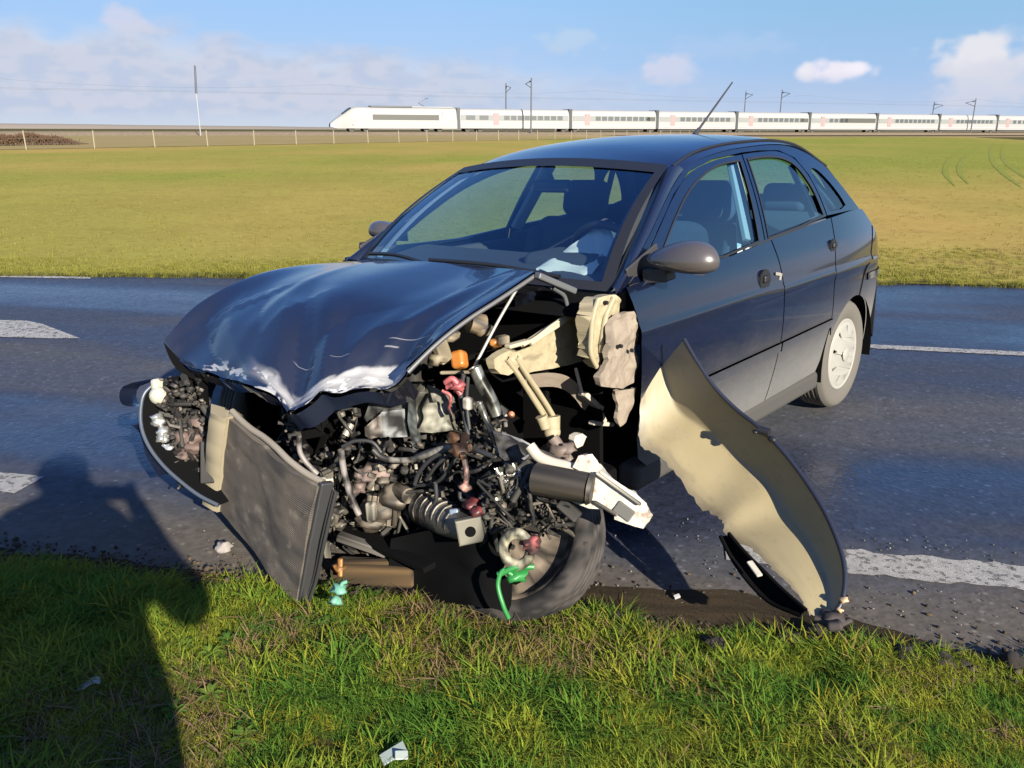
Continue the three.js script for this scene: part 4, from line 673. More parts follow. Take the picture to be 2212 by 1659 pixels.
{
  const left = new THREE.CatmullRomCurve3([onPlane(1155, 590, PZ, -0.585), onPlane(1085, 637, PZ, -0.565), onPlane(1000, 692, PZ, -0.535), onPlane(940, 740, PZ, -0.515), onPlane(880, 797, PZ, -0.495)]);
  const right = new THREE.CatmullRomCurve3([V3(-0.36, 0.938, 0.69), V3(-0.10, 0.928, 0.70), V3(0.10, 0.900, 0.70), V3(0.33, 0.838, 0.69), onPlane(356, 735, PZ, 0.675)]);
  const rear = new THREE.CatmullRomCurve3([left.getPoint(0), onPlane(1120, 592, PZ, -0.45), V3(-0.355, 0.965, -0.20), V3(-0.325, 0.968, 0.10), V3(-0.335, 0.955, 0.42), right.getPoint(0)]);
  const fr = [[880, 797, -0.495], [872, 818, -0.45], [825, 852, -0.34], [760, 858, -0.27], [700, 872, -0.22], [640, 893, -0.17], [600, 884, -0.10], [545, 852, 0.03], [490, 832, 0.20], [440, 817, 0.36], [392, 790, 0.56], [356, 735, 0.675]];
  const front = new THREE.CatmullRomCurve3(fr.map(([u, v, z]) => onPlane(u, v, PZ, z)));
  const L0 = left.getPoint(0), L1 = left.getPoint(1), R0 = right.getPoint(0), R1 = right.getPoint(1);
  const ridge = (x, w) => Math.exp(-x * x / (w * w));
  const bp = (s, t) => { s = clamp(s); t = clamp(t);
    const a = left.getPoint(t).lerp(right.getPoint(t), s), b = rear.getPoint(s).lerp(front.getPoint(s), t), c = L0.clone().lerp(R0, s).lerp(L1.clone().lerp(R1, s), t);
    const p = a.add(b).sub(c), e = Math.sin(Math.PI * s), f = Math.sin(Math.PI * clamp(t * 0.98 + 0.01));
    let dy = 0.046 * e ** 0.8 * (0.35 + 0.65 * f) + 0.03 * f * sstep(0.5, 1, s);
    dy += 0.005 * ridge(s - 0.24 - 0.04 * t, 0.03) * f + 0.005 * ridge(s - 0.80 + 0.06 * t, 0.025) * f;      // pressed feature lines
    const k = sstep(0.36, 0.72, t) * e ** 0.7;
    dy += 0.020 * e * sstep(0.15, 0.58, t) * sstep(1.0, 0.55, t);
    // buckled sheet: flat facets meeting in hard creases
    const gx = s * 6.5 + 0.5 * Math.sin(t * 6) + t * 1.2, gy = (t - 0.3) * 5.2 + 0.5 * Math.sin(s * 7), ix = Math.floor(gx), iy = Math.floor(gy), fx = gx - ix, fy = gy - iy;
    const hh = (a, b) => (hash(a * 7 + 3, b * 5 + 11) - 0.5) * 2, h00 = hh(ix, iy), h10 = hh(ix + 1, iy), h01 = hh(ix, iy + 1), h11 = hh(ix + 1, iy + 1);
    dy += k * 0.034 * (fx + fy < 1 ? h00 + (h10 - h00) * fx + (h01 - h00) * fy : h11 + (h01 - h11) * (1 - fx) + (h10 - h11) * (1 - fy));
    dy += k * (0.022 * Math.max(0, 1 - Math.abs(s - 0.52 + 0.5 * (t - 0.7)) / 0.06) - 0.022 * Math.max(0, 1 - Math.abs(s - 0.62 + 0.4 * (t - 0.7)) / 0.06) + 0.016 * Math.max(0, 1 - Math.abs(s - 0.885 - 0.25 * (t - 0.7)) / 0.03));
    const lip = sstep(0.88, 1, t) * e; dy += lip * (0.035 * (fbm(s * 13, t * 9 + 4, 3) - 0.5)); const dx = lip * 0.06 * (fbm(s * 11 + 9, t * 8, 3) - 0.5) - 0.01 * k;
    return p.add(V3(dx, dy, 0));
  };
  const bn = mk('bonnet', [panel([[0, 0], [1, 0], [1, 1], [0, 1]], bp, 0.0125, 0.005, undefined, true)], bonnetPaint, car);
  // inner frame seen along the torn edge
  mk('bonnet_edge', [tube([0, 0.15, 0.3, 0.45, 0.6, 0.75, 0.9, 1].map((t) => bp(0.004, t).add(V3(0, -0.010, 0))), 0.008, 6, 50), tube([0.02, 0.1, 0.2, 0.3].map((t) => bp(t, 0.006).add(V3(-0.004, -0.008, 0))), 0.007, 6, 20)], mat([0.12, 0.12, 0.125], 0.5, 0.3), bn);
  mk('bonnet_stay', tube([onPlane(...Z3(410, 170), PZ, -0.50), onPlane(...Z3(265, 420), PZ, -0.50), onPlane(...Z3(100, 735), PZ, -0.48)], 0.0055, 6), mat([0.42, 0.41, 0.38], 0.45, 0.4), car);
  // dark folded strip below the lip
  mk('bonnet_lip', grid(60, 3, (s, t) => { const p = bp(0.06 + s * 0.86, 0.995); return p.add(V3(-0.03 * t - 0.02 * t * fbm(s * 9, 4, 3), -0.012 - (0.03 + 0.05 * fbm(s * 8, 2, 3)) * t, 0)); }), paint, bn);
  const flap = [[1165, 592, -0.585], [1200, 610, -0.60], [1237, 632, -0.62]];
  mk('wing_rail', [bar(onPlane(...Z3(530, 105), PZ, -0.60), onPlane(...Z3(790, 215), PZ, -0.62), 0.03, 0.022), tube([onPlane(...Z3(640, 190), PZ, -0.60), onPlane(...Z3(720, 250), PZ, -0.6), onPlane(...Z3(740, 310), PZ, -0.6)], 0.008, 6)], mat([0.11, 0.115, 0.12], 0.5, 0.2), car);
}
// dark shell of the engine bay
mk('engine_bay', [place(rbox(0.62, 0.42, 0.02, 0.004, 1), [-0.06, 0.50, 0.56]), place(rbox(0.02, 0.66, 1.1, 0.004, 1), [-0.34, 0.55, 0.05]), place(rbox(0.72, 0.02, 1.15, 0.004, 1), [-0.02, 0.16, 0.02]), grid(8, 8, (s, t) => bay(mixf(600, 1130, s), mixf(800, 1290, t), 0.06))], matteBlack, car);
// right front wing and the remains of that corner
{
  const low = lowSide(1);
  const wing = [[-0.45, 0.945], [-0.50, 0.78], [-0.49, 0.42], [-0.44, 0.28], [-0.34, 0.28]]; for (let i = 0; i <= 14; i++) { const a = Math.PI - 0.1 - i / 14 * (Math.PI - 0.25); wing.push([0.0 + 0.335 * Math.cos(a) * 1.0, 0.31 + 0.335 * Math.sin(a)]); }
  wing.push([0.36, 0.36], [0.30, 0.58], [0.10, 0.76], [-0.2, 0.86], [-0.40, 0.92]);
  mk('front_wing', panel(wing, low, 0.03, 0.005, sideUV, false), sidePaint, car);
  // bumper corner sprung outwards
  const bc = grid(14, 10, (s, t) => { const a = [far(338, 816, 3.02), far(262, 838, 3.06), far(262, 872, 3.02), far(306, 880, 2.98)], c = new THREE.CatmullRomCurve3(a); const p = c.getPoint(t); return p.add(V3(-0.07 * s, -0.02 * s, 0.02 * s)); });
  mk('bumper_corner', [bc, grid(12, 8, (s, t) => { const c = new THREE.CatmullRomCurve3([far(262, 912, 3.02), far(300, 930, 2.98), far(318, 985, 2.92), far(345, 1030, 2.88)]); return c.getPoint(t).add(V3(-0.20 * s, -0.015 * s, 0.01)); })], paint, car);
  // headlamp housing with its broken rim
  const rim = [[338, 825], [312, 850], [304, 885], [306, 925], [322, 965], [352, 1005], [390, 1040], [430, 1070], [472, 1092]].map(([u, v], i) => far(u, v, 2.95 - i * 0.016));
  const lamp = new THREE.Group(); lamp.name = 'headlamp'; car.add(lamp);
  mk('rim', [tube(rim, 0.007, 8, 60)], mat([0.075, 0.09, 0.115], 0.4, 0.2, { clearcoat: 0.4 }), lamp);
  mk('surround', [grid(40, 2, (s, t) => new THREE.CatmullRomCurve3(rim).getPoint(s).add(V3(-0.10 * t, 0.01 * t, -0.015 * t)))], matteBlack, lamp);
  const q = (x, y, d) => far(...Z1(x, y), d);
  mk('housing', [grid(10, 12, (s, t) => { const a = new THREE.CatmullRomCurve3(rim).getPoint(t), b = q(mixf(560, 700, t), mixf(230, 860, t), 2.95); return a.lerp(b, s).add(V3(-0.14 * Math.sin(Math.PI * clamp(s + 0.05)), 0, 0)); })], matteBlack, lamp);
  mk('reflector', [place(new THREE.SphereGeometry(0.034, 14, 10, 0, 6.3, 0, 1.6).rotateZ(-1.2), q(350, 330, 2.94)), place(rbox(0.05, 0.09, 0.03, 0.012), q(350, 300, 2.95), [0.2, 0.3, 0.1])], mat([0.62, 0.60, 0.48], 0.25, 0.3), lamp);
  mk('bulb_holder', [...[[350, 490], [370, 530], [390, 590], [365, 570], [400, 640], [335, 460], [500, 740], [520, 790]].map(([x, y], i) => place(clod(0.018 + 0.010 * hash(i, 2), i + 3, 1, 0.5), q(x, y, 2.92)))], mat([0.62, 0.63, 0.60], 0.25, 0.7), lamp);
  mk('bracket', [...[[480, 570, 0.04], [570, 490, 0.035], [550, 580, 0.05], [510, 680, 0.04], [560, 640, 0.045], [620, 620, 0.04]].map(([x, y, r], i) => place(clod(r * 0.75, i + 20, 1, 0.45), q(x, y, 2.93)))], mat([0.13, 0.085, 0.07], 0.7), lamp);
  mk('bracket', [bar(q(400, 380, 2.93), q(545, 380, 2.92), 0.016, 0.016), bar(q(470, 430, 2.92), q(490, 640, 2.9), 0.015, 0.02), bar(q(640, 600, 2.88), q(640, 850, 2.86), 0.05, 0.025), tube([q(610, 400, 2.9), q(690, 520, 2.88), q(700, 640, 2.86), q(660, 760, 2.86)], 0.012, 6)], darkMetal, lamp);
  seed = 55; const bits = [[], []]; for (let i = 0; i < 260; i++) { const t = rnd(), s = rr(-0.02, 1), x = mixf(mixf(330, 470, t), mixf(600, 690, t), s), y = mixf(250, 860, t) + rr(-40, 40), r = rr(0.005, 0.016); bits[rnd() < 0.65 ? 0 : 1].push(rnd() < 0.5 ? place(clod(r, i, 1, 0.45), q(x, y, rr(2.90, 2.97))) : place(rbox(r * rr(1, 4), r * rr(0.5, 1.5), r, 0.002, 1), q(x, y, rr(2.90, 2.97)), [rr(0, 3), rr(0, 3), rr(0, 3)])); }
  mk('broken_fittings', bits[0], darkMetal, lamp).userData.kind = 'stuff'; mk('broken_fittings', bits[1], gmat([0.24, 0.21, 0.185], 0.6, 0.2), lamp).userData.kind = 'stuff';
  mk('corner_seal', [grid(8, 2, (s, t) => q(mixf(375, 590, s) - 30 * t * Math.sin(s * 3), mixf(10, 240, s) + 46 * t * Math.sin(s * 3.1), 2.99))], matteBlack, lamp);
}
// radiator, hanging by its right end with the other corner in the grass
{
  const rad = new THREE.Group(); rad.name = 'radiator'; car.add(rad);
  const TL = cx(498, 884, 0.50), BL = cx(480, 1086, 0.50), BR = cx(660, 1310, 0.60), TR = cx(690, 1052, 0.55);
  const n = TR.clone().sub(TL).cross(BL.clone().sub(TL)).normalize(); if (n.dot(cc.clone().sub(TL)) < 0) n.negate();
  const at = (s, t, d = 0) => { const p = TL.clone().lerp(TR, s).lerp(BL.clone().lerp(BR, s), t); const bend = -0.025 * sstep(0.72, 1, s) * (1 - t) + 0.02 * (fbm(s * 4, t * 4, 3) - 0.5); return p.addScaledVector(n, d + bend); };
  const fins = tex(512, 512, (u, v, i, j) => { const f = (j % 6) < 1 ? 0.55 : 1, nn = fbm(u * 12, v * 12, 5), m = fbm(u * 3 + 4, v * 5, 3); let c = mix3([0.115, 0.095, 0.075], [0.205, 0.17, 0.135], nn); c = mix3(c, [0.06, 0.055, 0.05], sstep(0.5, 0.72, m) * 0.7); c = mix3(c, [0.30, 0.26, 0.2], sstep(0.66, 0.8, nn) * 0.5); return c.map((x) => x * f); });
  const finsB = tex(512, 512, (u, v, i, j) => ((j % 6) < 2 ? 0.1 : 0.7) * ((i % 9) < 1 ? 0.6 : 1), false);
  const core = panel([[0.06, 0.02], [0.98, 0.02], [0.98, 0.98], [0.06, 0.98]], (s, t) => at(s, t, 0), 0.03, 0.03);
  mk('core', core, mat([1, 1, 1], 0.75, 0.25, { map: fins, bumpMap: finsB, bumpScale: 0.004 }), rad);
  mk('tank', [panel([[-0.020, -0.01], [0.024, -0.01], [0.024, 0.97], [-0.020, 0.97]], (s, t) => at(s, t, 0.024 - 0.010 * (s / 0.024) ** 2), 0.02, 0.05), panel([[0.055, 0.0], [0.085, 0.0], [0.085, 0.99], [0.055, 0.99]], (s, t) => at(s, t, 0.014), 0.02, 0.03)], mat([0.26, 0.22, 0.145], 0.8), rad);
  mk('tank', [bar(at(0.985, -0.01), at(0.985, 0.45), 0.022, 0.045, n.clone()), bar(at(0.985, 0.42), at(0.975, 1.02), 0.022, 0.045, n.clone())], plastic, rad);
  const dent = (f) => [0, 0.12, 0.25, 0.4, 0.55, 0.7, 0.85, 1].map(f);
  mk('top_rail', tube(dent((s) => at(0.04 + s * 0.94, -0.01 + 0.012 * Math.sin(s * 9), 0.008)), 0.011, 7, 50), mat([0.36, 0.31, 0.24], 0.6, 0.3), rad);
  mk('bottom_rail', tube(dent((s) => at(0.04 + s * 0.94, 1.01, 0.0)), 0.012, 7, 50), darkMetal, rad);
  mk('crease', [tube([at(0.60, 0.52, 0.012), at(0.75, 0.66, 0.014), at(0.9, 0.82, 0.012), at(0.985, 0.97, 0.01)], 0.005, 6), tube([at(0.86, 0.05, 0.012), at(0.93, 0.4, 0.012), at(0.985, 0.8, 0.012)], 0.006, 6)], mat([0.30, 0.26, 0.21], 0.6, 0.3), rad);
  const wire = []; for (const s of [1.01, 1.03]) wire.push(tube([at(s, 0.05, -0.02), at(s + 0.015, 0.4, -0.01), at(s - 0.01, 0.8, -0.01), at(s - 0.02, 1.0, 0)], 0.006, 6)); mk('hose', wire, rubber, rad);
}
// ---- engine and its torn surroundings
const b2 = (x, y, c = 0.45) => bay(...Z2(x, y), c + 0.17 * sstep(800, 1450, x) * sstep(420, 760, y));
const sheet = (pts, n, thick, m, name, parent = car, bump = 0.006, step = 0.015) => { // pressed plate through surveyed corner points on one plane
  const o = pts.reduce((a, p) => a.add(p), V3(0, 0, 0)).divideScalar(pts.length), e1 = Math.abs(n.y) > 0.9 ? V3(1, 0, 0) : V3(0, 1, 0).cross(n).normalize(), ee1 = e1.sub(n.clone().multiplyScalar(e1.dot(n))).normalize(), e2 = n.clone().cross(ee1);
  const poly = pts.map((p) => { const d = p.clone().sub(o); return [d.dot(ee1), d.dot(e2)]; });
  const sd = used.size + pts.length * 3.7;
  return mk(name, panel(poly, (a, b) => o.clone().addScaledVector(ee1, a).addScaledVector(e2, b).addScaledVector(n, bump * 2 * (fbm(a * 18 + sd, b * 18, 3) - 0.5) + bump * 1.5 * (fbm(a * 6 + sd, b * 6 + 3, 2) - 0.5)), step, thick, (a, b) => [a * 2, b * 2]), m, parent);
};
const nB = V3(1, 0, -0.6).normalize();
const plateB = (xy, c, m, name, th = 0.006, bump = 0.008, parent = car) => sheet(xy.map(([x, y]) => b2(x, y, c)), nB.clone(), th, m, name, parent, bump);
{
  // battery and air box
  const bat = new THREE.Group(); bat.name = 'battery'; car.add(bat);
  plateB([[700, 360], [860, 340], [885, 530], [700, 540], [640, 500]], 0.40, gmat([0.36, 0.375, 0.39], 0.45), 'casing', 0.09, 0.003, bat);
  plateB([[585, 465], [695, 372], [700, 530], [620, 545], [590, 520]], 0.405, gmat([0.46, 0.40, 0.36], 0.55), 'casing', 0.05, 0.008, bat);
  plateB([[640, 235], [895, 215], [895, 330], [700, 350], [600, 430], [580, 400]], 0.37, greyPlastic, 'lid', 0.05, 0.006, bat);
  const box = new THREE.Group(); box.name = 'air_box'; car.add(box);
  plateB([[925, 225], [1010, 215], [1195, 485], [1050, 505], [940, 500]], 0.40, gmat([0.38, 0.37, 0.31], 0.55), 'casing', 0.10, 0.01, box);
  plateB([[895, 210], [930, 225], [940, 420], [955, 640], [920, 650], [885, 420]], 0.42, gmat([0.13, 0.145, 0.15], 0.5), 'bracket', 0.03, 0.004, box);
  plateB([[1040, 230], [1110, 235], [1115, 285], [1060, 290]], 0.43, whitePlastic, 'label_tag', 0.006, 0.002, box);
  mk('crack', [tube([b2(1030, 230, 0.425), b2(975, 340, 0.425), b2(985, 400, 0.425), b2(955, 470, 0.425)], 0.004, 5)], matteBlack, box);
  // intake with fan in the dark hollow
  const fan = new THREE.Group(); fan.name = 'cooling_fan'; car.add(fan); const fc = b2(290, 500, 0.30);
  const fq = new THREE.Quaternion().setFromUnitVectors(V3(0, 0, 1), nB);
  const ring = new THREE.TorusGeometry(0.115, 0.012, 8, 40).applyQuaternion(fq).translate(fc.x, fc.y, fc.z); mk('shroud', [ring, new THREE.CylinderGeometry(0.12, 0.12, 0.06, 32, 1, true).rotateX(Math.PI / 2).applyQuaternion(fq).translate(fc.x - 0.03, fc.y, fc.z)], matteBlack, fan);
  mk('blades', [...Array(7)].map((_, i) => rbox(0.032, 0.10, 0.006, 0.003, 1).rotateY(0.5).translate(0, 0.062, 0).rotateZ(i / 7 * 6.283).applyQuaternion(fq).translate(fc.x - 0.02, fc.y, fc.z)), matteBlack, fan);
  // engine block, gearbox, pumps
  const eng = new THREE.Group(); eng.name = 'engine_block'; car.add(eng);
  mk('block', [place(rbox(0.30, 0.34, 0.42, 0.03), [0.02, 0.44, -0.02], [0, 0.55, 0.1]), place(rbox(0.22, 0.20, 0.30, 0.03), [0.0, 0.66, -0.02], [0, 0.55, 0])], darkMetal, eng);
  const housing = (pts, r0, r1, m, name, parts = []) => { const g = []; for (let i = 0; i + 1 < pts.length; i++) g.push(rod(pts[i], pts[i + 1], mixf(r0, r1, i / (pts.length - 1)), mixf(r0, r1, (i + 1) / (pts.length - 1)), 18)); return mk(name, [...g, ...parts], m, eng); };
  // gearbox casting
  const gear = [place(clod(0.075, 41, 2, 0.12), b2(700, 1010, 0.40)), place(clod(0.06, 42, 2, 0.15), b2(800, 940, 0.41)), place(clod(0.055, 43, 2, 0.18), b2(640, 1100, 0.42)), rod(b2(760, 960, 0.36), b2(720, 1150, 0.42), 0.055, 0.045, 14), rod(b2(820, 900, 0.42), b2(890, 940, 0.47), 0.026, 0.026, 12)];
  for (let i = 0; i < 6; i++) gear.push(bar(b2(620 + i * 36, 935 + i * 4, 0.45), b2(590 + i * 40, 1150, 0.46), 0.006, 0.016)); mk('gearbox', gear, gmat([0.255, 0.215, 0.17], 0.6, 0.35), eng);
  mk('sensor', [place(rbox(0.03, 0.07, 0.035, 0.012), b2(632, 1050, 0.50), [0.1, 0.5, 0.1])], whitePlastic, eng);
  mk('mounting', [place(clod(0.05, 51, 2, 0.25), b2(680, 760, 0.36)), place(clod(0.038, 52, 2, 0.3), b2(580, 800, 0.40)), place(clod(0.035, 53, 2, 0.3), b2(540, 870, 0.40))], gmat([0.27, 0.20, 0.185], 0.7, 0.2), eng);
  // starter / alternator with ribbed body and square flange
  const A0 = b2(1010, 1020, 0.40), A1 = b2(1160, 1110, 0.50), A2 = b2(1310, 1170, 0.58), ad = A2.clone().sub(A0).normalize();
  const ribs = []; for (let i = 0; i < 6; i++) { const p = A0.clone().lerp(A2, 0.1 + i * 0.13), r = new THREE.TorusGeometry(0.060 - 0.0031 * (i + 0.6), 0.0042, 6, 28); r.applyQuaternion(new THREE.Quaternion().setFromUnitVectors(V3(0, 0, 1), ad)); r.translate(p.x, p.y, p.z); ribs.push(r); }
  housing([A0, A1, A2], 0.062, 0.038, gmat([0.27, 0.25, 0.215], 0.5, 0.5), 'alternator', ribs);
  const fl = new THREE.Shape(); fl.moveTo(-0.034, -0.034); fl.lineTo(0.034, -0.034); fl.lineTo(0.034, 0.034); fl.lineTo(-0.034, 0.034); fl.closePath(); fl.holes.push(new THREE.Path().absarc(0, 0, 0.015, 0, 6.283, true));
  const fg = new THREE.ExtrudeGeometry(fl, { depth: 0.018, bevelEnabled: true, bevelSize: 0.005, bevelThickness: 0.004, bevelSegments: 2 }); fg.rotateZ(0.45); fg.applyQuaternion(new THREE.Quaternion().setFromUnitVectors(V3(0, 0, 1), V3(0.62, 0.12, -0.77).normalize())); fg.translate(A2.x, A2.y, A2.z); mk('flange', fg, gmat([0.24, 0.23, 0.19], 0.65, 0.3), eng);
  mk('bore', new THREE.CylinderGeometry(0.016, 0.016, 0.03, 20).rotateX(Math.PI / 2).applyQuaternion(new THREE.Quaternion().setFromUnitVectors(V3(0, 0, 1), V3(0.62, 0.12, -0.77).normalize())).translate(A2.x + 0.005, A2.y + 0.001, A2.z - 0.007), matteBlack, eng);
  mk('pulley', [rod(b2(1170, 1320, 0.46), b2(1190, 1335, 0.49), 0.024, 0.024, 20)], gmat([0.25, 0.25, 0.25], 0.4, 0.7), eng);
  mk('connector', [place(rbox(0.05, 0.03, 0.03, 0.006), b2(1215, 1060, 0.53), [0.2, 0.6, 0.3])], gmat([0.20, 0.26, 0.36], 0.4), eng);
  mk('connector', [place(clod(0.028, 61, 1, 0.3), b2(1330, 1000, 0.52)), place(clod(0.022, 62, 1, 0.3), b2(1355, 1050, 0.55))], gmat([0.24, 0.045, 0.05], 0.5), eng);
  // crumpled shiny heat shield
  const hs = grid(22, 22, (s, t) => b2(1480 + 200 * s + 20 * Math.sin(t * 5), 740 + 270 * t, 0.52 + 0.05 * (fbm(s * 5, t * 6, 3) - 0.5)).add(V3(0.05 * (fbm(s * 7, t * 7 + 3, 4) - 0.5), 0.05 * (fbm(s * 7 + 9, t * 7, 4) - 0.5), 0.03 * (fbm(s * 6, t * 6, 3) - 0.5))), (s, t) => [s, t]);
  mk('heat_shield', hs, gmat([0.55, 0.54, 0.50], 0.36, 0.85), eng);
}
// wiring, hoses and brackets
{
  const T = (pts, r, c0 = 0.5, rad = 7) => tube(pts.map(([x, y, c]) => b2(x, y, c ?? c0)), r, rad);
  const grey = gmat([0.26, 0.25, 0.225], 0.55), mauve = gmat([0.23, 0.21, 0.21], 0.55);
  mk('cable', T([[640, 620], [690, 665], [770, 690], [900, 690], [1010, 660], [1100, 620], [1200, 600]], 0.010, 0.50), grey, car);
  mk('cable', T([[420, 620], [440, 760], [470, 880], [510, 990], [545, 1070]], 0.011, 0.50), mauve, car);
  mk('cable', T([[130, 520], [140, 640], [190, 720], [260, 790]], 0.009, 0.48), mauve, car);
  mk('wiring_loom', [T([[1190, 610], [1050, 680], [960, 780], [930, 860]], 0.007), T([[1210, 630], [1090, 720], [1010, 830]], 0.006, 0.47), T([[1230, 650], [1150, 780], [1070, 850], [940, 870]], 0.006, 0.46), T([[1180, 590], [1000, 640], [880, 700]], 0.006), T([[1310, 600], [1400, 640], [1470, 665]], 0.008, 0.5), T([[1270, 100], [1250, 260], [1280, 400], [1300, 520]], 0.008, 0.46), T([[1300, 120], [1290, 300], [1310, 480]], 0.006, 0.47), T([[1075, 850], [1080, 960], [1060, 1010]], 0.007), T([[1240, 900], [1250, 960], [1300, 980]], 0.006, 0.52), T([[430, 600], [520, 560], [640, 570], [700, 640]], 0.006, 0.47)], plastic, car);
  mk('wire_bundle', [T([[1140, 160], [1190, 130], [1230, 170], [1260, 210]], 0.010, 0.47), T([[1150, 190], [1200, 180], [1250, 240]], 0.009, 0.48), T([[1120, 210], [1180, 250], [1170, 330], [1190, 380]], 0.006, 0.47), place(clod(0.024, 71, 1, 0.5), b2(1225, 185, 0.48))], pink, car);
  mk('wire_bundle', [T([[1275, 690], [1290, 790], [1280, 900]], 0.009, 0.53), place(clod(0.018, 72, 1, 0.4), b2(1280, 880, 0.54))], gmat([0.36, 0.20, 0.17], 0.6), car);
  mk('copper_bracket', [bar(b2(1190, 600, 0.52), b2(1320, 610, 0.53), 0.02, 0.025), bar(b2(1270, 520, 0.52), b2(1265, 680, 0.53), 0.02, 0.022), place(clod(0.028, 73, 1, 0.35), b2(1240, 620, 0.53)), place(clod(0.030, 74, 1, 0.35), b2(1230, 540, 0.50))], gmat([0.33, 0.17, 0.085], 0.6, 0.3), car);
  mk('aluminium_pipe', [T([[1345, 50], [1390, 150], [1450, 260], [1500, 380]], 0.021, 0.44, 12)], gmat([0.45, 0.46, 0.43], 0.3, 0.8), car);
  mk('aluminium_pipe', [T([[1375, 290], [1420, 400], [1470, 500], [1500, 580]], 0.011, 0.47, 10)], gmat([0.40, 0.41, 0.40], 0.35, 0.7), car);
  mk('dark_cover', [plateBgeo([[1520, 420], [1700, 560], [1750, 640], [1650, 720], [1560, 760], [1500, 700]], 0.44)], gmat([0.085, 0.085, 0.09], 0.6), car);
  mk('bulb', [place(new THREE.SphereGeometry(0.012, 10, 8), b2(1598, 380, 0.44))], gmat([0.75, 0.28, 0.15], 0.4), car);
  mk('connector', [place(rbox(0.03, 0.04, 0.03, 0.01), b2(1300, 300, 0.52)), place(clod(0.02, 75, 1, 0.3), b2(1330, 310, 0.5))], gmat([0.55, 0.51, 0.44], 0.5), car);
  // light metal bracket beside the radiator
  mk('bracket', [T([[330, 830, 0.56], [260, 845, 0.58], [190, 890, 0.60], [195, 960, 0.60], [225, 1075, 0.60]], 0.013, 0.58, 8), T([[210, 930, 0.6], [260, 990, 0.58], [315, 1040, 0.57]], 0.010, 0.58, 8), bar(b2(270, 850, 0.575), b2(370, 835, 0.55), 0.03, 0.03)], gmat([0.50, 0.475, 0.39], 0.5, 0.2), car);
  mk('bracket', [place(clod(0.028, 81, 1, 0.4), b2(350, 1090, 0.55)), place(clod(0.02, 82, 1, 0.4), b2(420, 1040, 0.53)), place(clod(0.018, 83, 1, 0.4), b2(420, 1140, 0.53))], cast, car);
  mk('cross_tube', [bar(b2(400, 1215, 0.50), b2(740, 1335, 0.50), 0.035, 0.028), bar(b2(735, 1380, 0.5), b2(930, 1260, 0.5), 0.02, 0.03)], gmat([0.155, 0.145, 0.135], 0.7), car);
  mk('tag_plate', [place(rbox(0.004, 0.055, 0.024, 0.004, 1), b2(325, 1315, 0.60), [0.1, 0.5, 0.05])], whitePlastic, car);
  // rusty beam under the engine and its orange tie
  const sub = []; sub.push(bar(b2(380, 1450, 0.52), b2(960, 1480, 0.52), 0.09, 0.072, V3(0, 1, 0), 0.018), bar(b2(430, 1405, 0.53), b2(900, 1395, 0.53), 0.03, 0.018)); mk('subframe_beam', sub, gmat([0.105, 0.062, 0.022], 0.9), car);
  mk('reflector', [place(clod(0.022, 91, 1, 0.35), b2(410, 1430, 0.60)), place(rbox(0.012, 0.06, 0.018, 0.005), b2(415, 1435, 0.61), [0, 0.5, 0.3])], gmat([0.62, 0.30, 0.10], 0.5), car);
  // dark lining hanging behind the knocked-round wheel
  mk('arch_liner', [grid(16, 10, (s, t) => b2(760 + (800 + 140 * (fbm(t * 5, 2, 3) - 0.3)) * s, 1240 + (480 + 60 * fbm(s * 6, 3, 3)) * t - 70 * Math.sin(s * 3), 0.54 + 0.05 * t).add(V3(0.03 * (fbm(s * 4, t * 4, 3) - 0.5), 0, 0)))], matteBlack, car);
  // white hub and red rag beside the wheel
  const hub = new THREE.TorusGeometry(0.038, 0.014, 8, 28).applyQuaternion(new THREE.Quaternion().setFromUnitVectors(V3(0, 0, 1), V3(0.8, 0.1, -0.55).normalize())); hub.scale(1, 1.25, 1); const hp = b2(1635, 1310, 0.66); hub.translate(hp.x, hp.y, hp.z); mk('hub_ring', hub, gmat([0.40, 0.38, 0.28], 0.6), car);
  mk('rag', [place(clod(0.026, 95, 2, 0.4), b2(1725, 1265, 0.66)), place(clod(0.017, 96, 1, 0.4), b2(1745, 1310, 0.66))], gmat([0.38, 0.10, 0.10], 0.8), car);
  // reservoirs and lamps deeper in the bay
  const z3 = (x, y, z) => onPlane(...Z3(x, y), PZ, z);
  mk('fluid_reservoir', [rod(z3(60, 430, -0.40), z3(160, 450, -0.42), 0.036, 0.036, 16), place(clod(0.035, 97, 2, 0.15), z3(150, 480, -0.42))], gmat([0.24, 0.185, 0.125], 0.6), car);
  mk('indicator', [place(rbox(0.05, 0.06, 0.05, 0.015), z3(-5, 690, -0.44), [0.3, 0.4, 0.3])], amber, car); mk('indicator', [place(rbox(0.05, 0.025, 0.03, 0.01), z3(245, 580, -0.47), [0.3, 0.4, 0.5])], gmat([0.50, 0.22, 0.06], 0.45), car);
  mk('bracket', [bar(z3(250, 560, -0.47), z3(330, 545, -0.48), 0.03, 0.03), bar(z3(-140, 780, -0.44), z3(240, 770, -0.48), 0.012, 0.012), bar(z3(-150, 560, -0.42), z3(-100, 700, -0.42), 0.03, 0.05), place(clod(0.03, 98, 1, 0.4), z3(-60, 520, -0.40)), place(clod(0.028, 99, 1, 0.4), z3(-160, 690, -0.42))], gmat([0.26, 0.22, 0.155], 0.65), car);
  mk('scuttle_panel', [grid(10, 6, (s, t) => z3(mixf(380, 740, s), mixf(250, 330, t) + 60 * s * t - 40 * (1 - t) * Math.sin(s * 3), -0.52 + 0.1 * t))], gmat([0.02, 0.03, 0.06], 0.3, 0.1, { clearcoat: 0.6 }), car);
}
function plateBgeo(xy, c) { const o = new THREE.Group(); const m = plateB(xy, c, black, 'x', 0.02, 0.01, o); return m.geometry; }
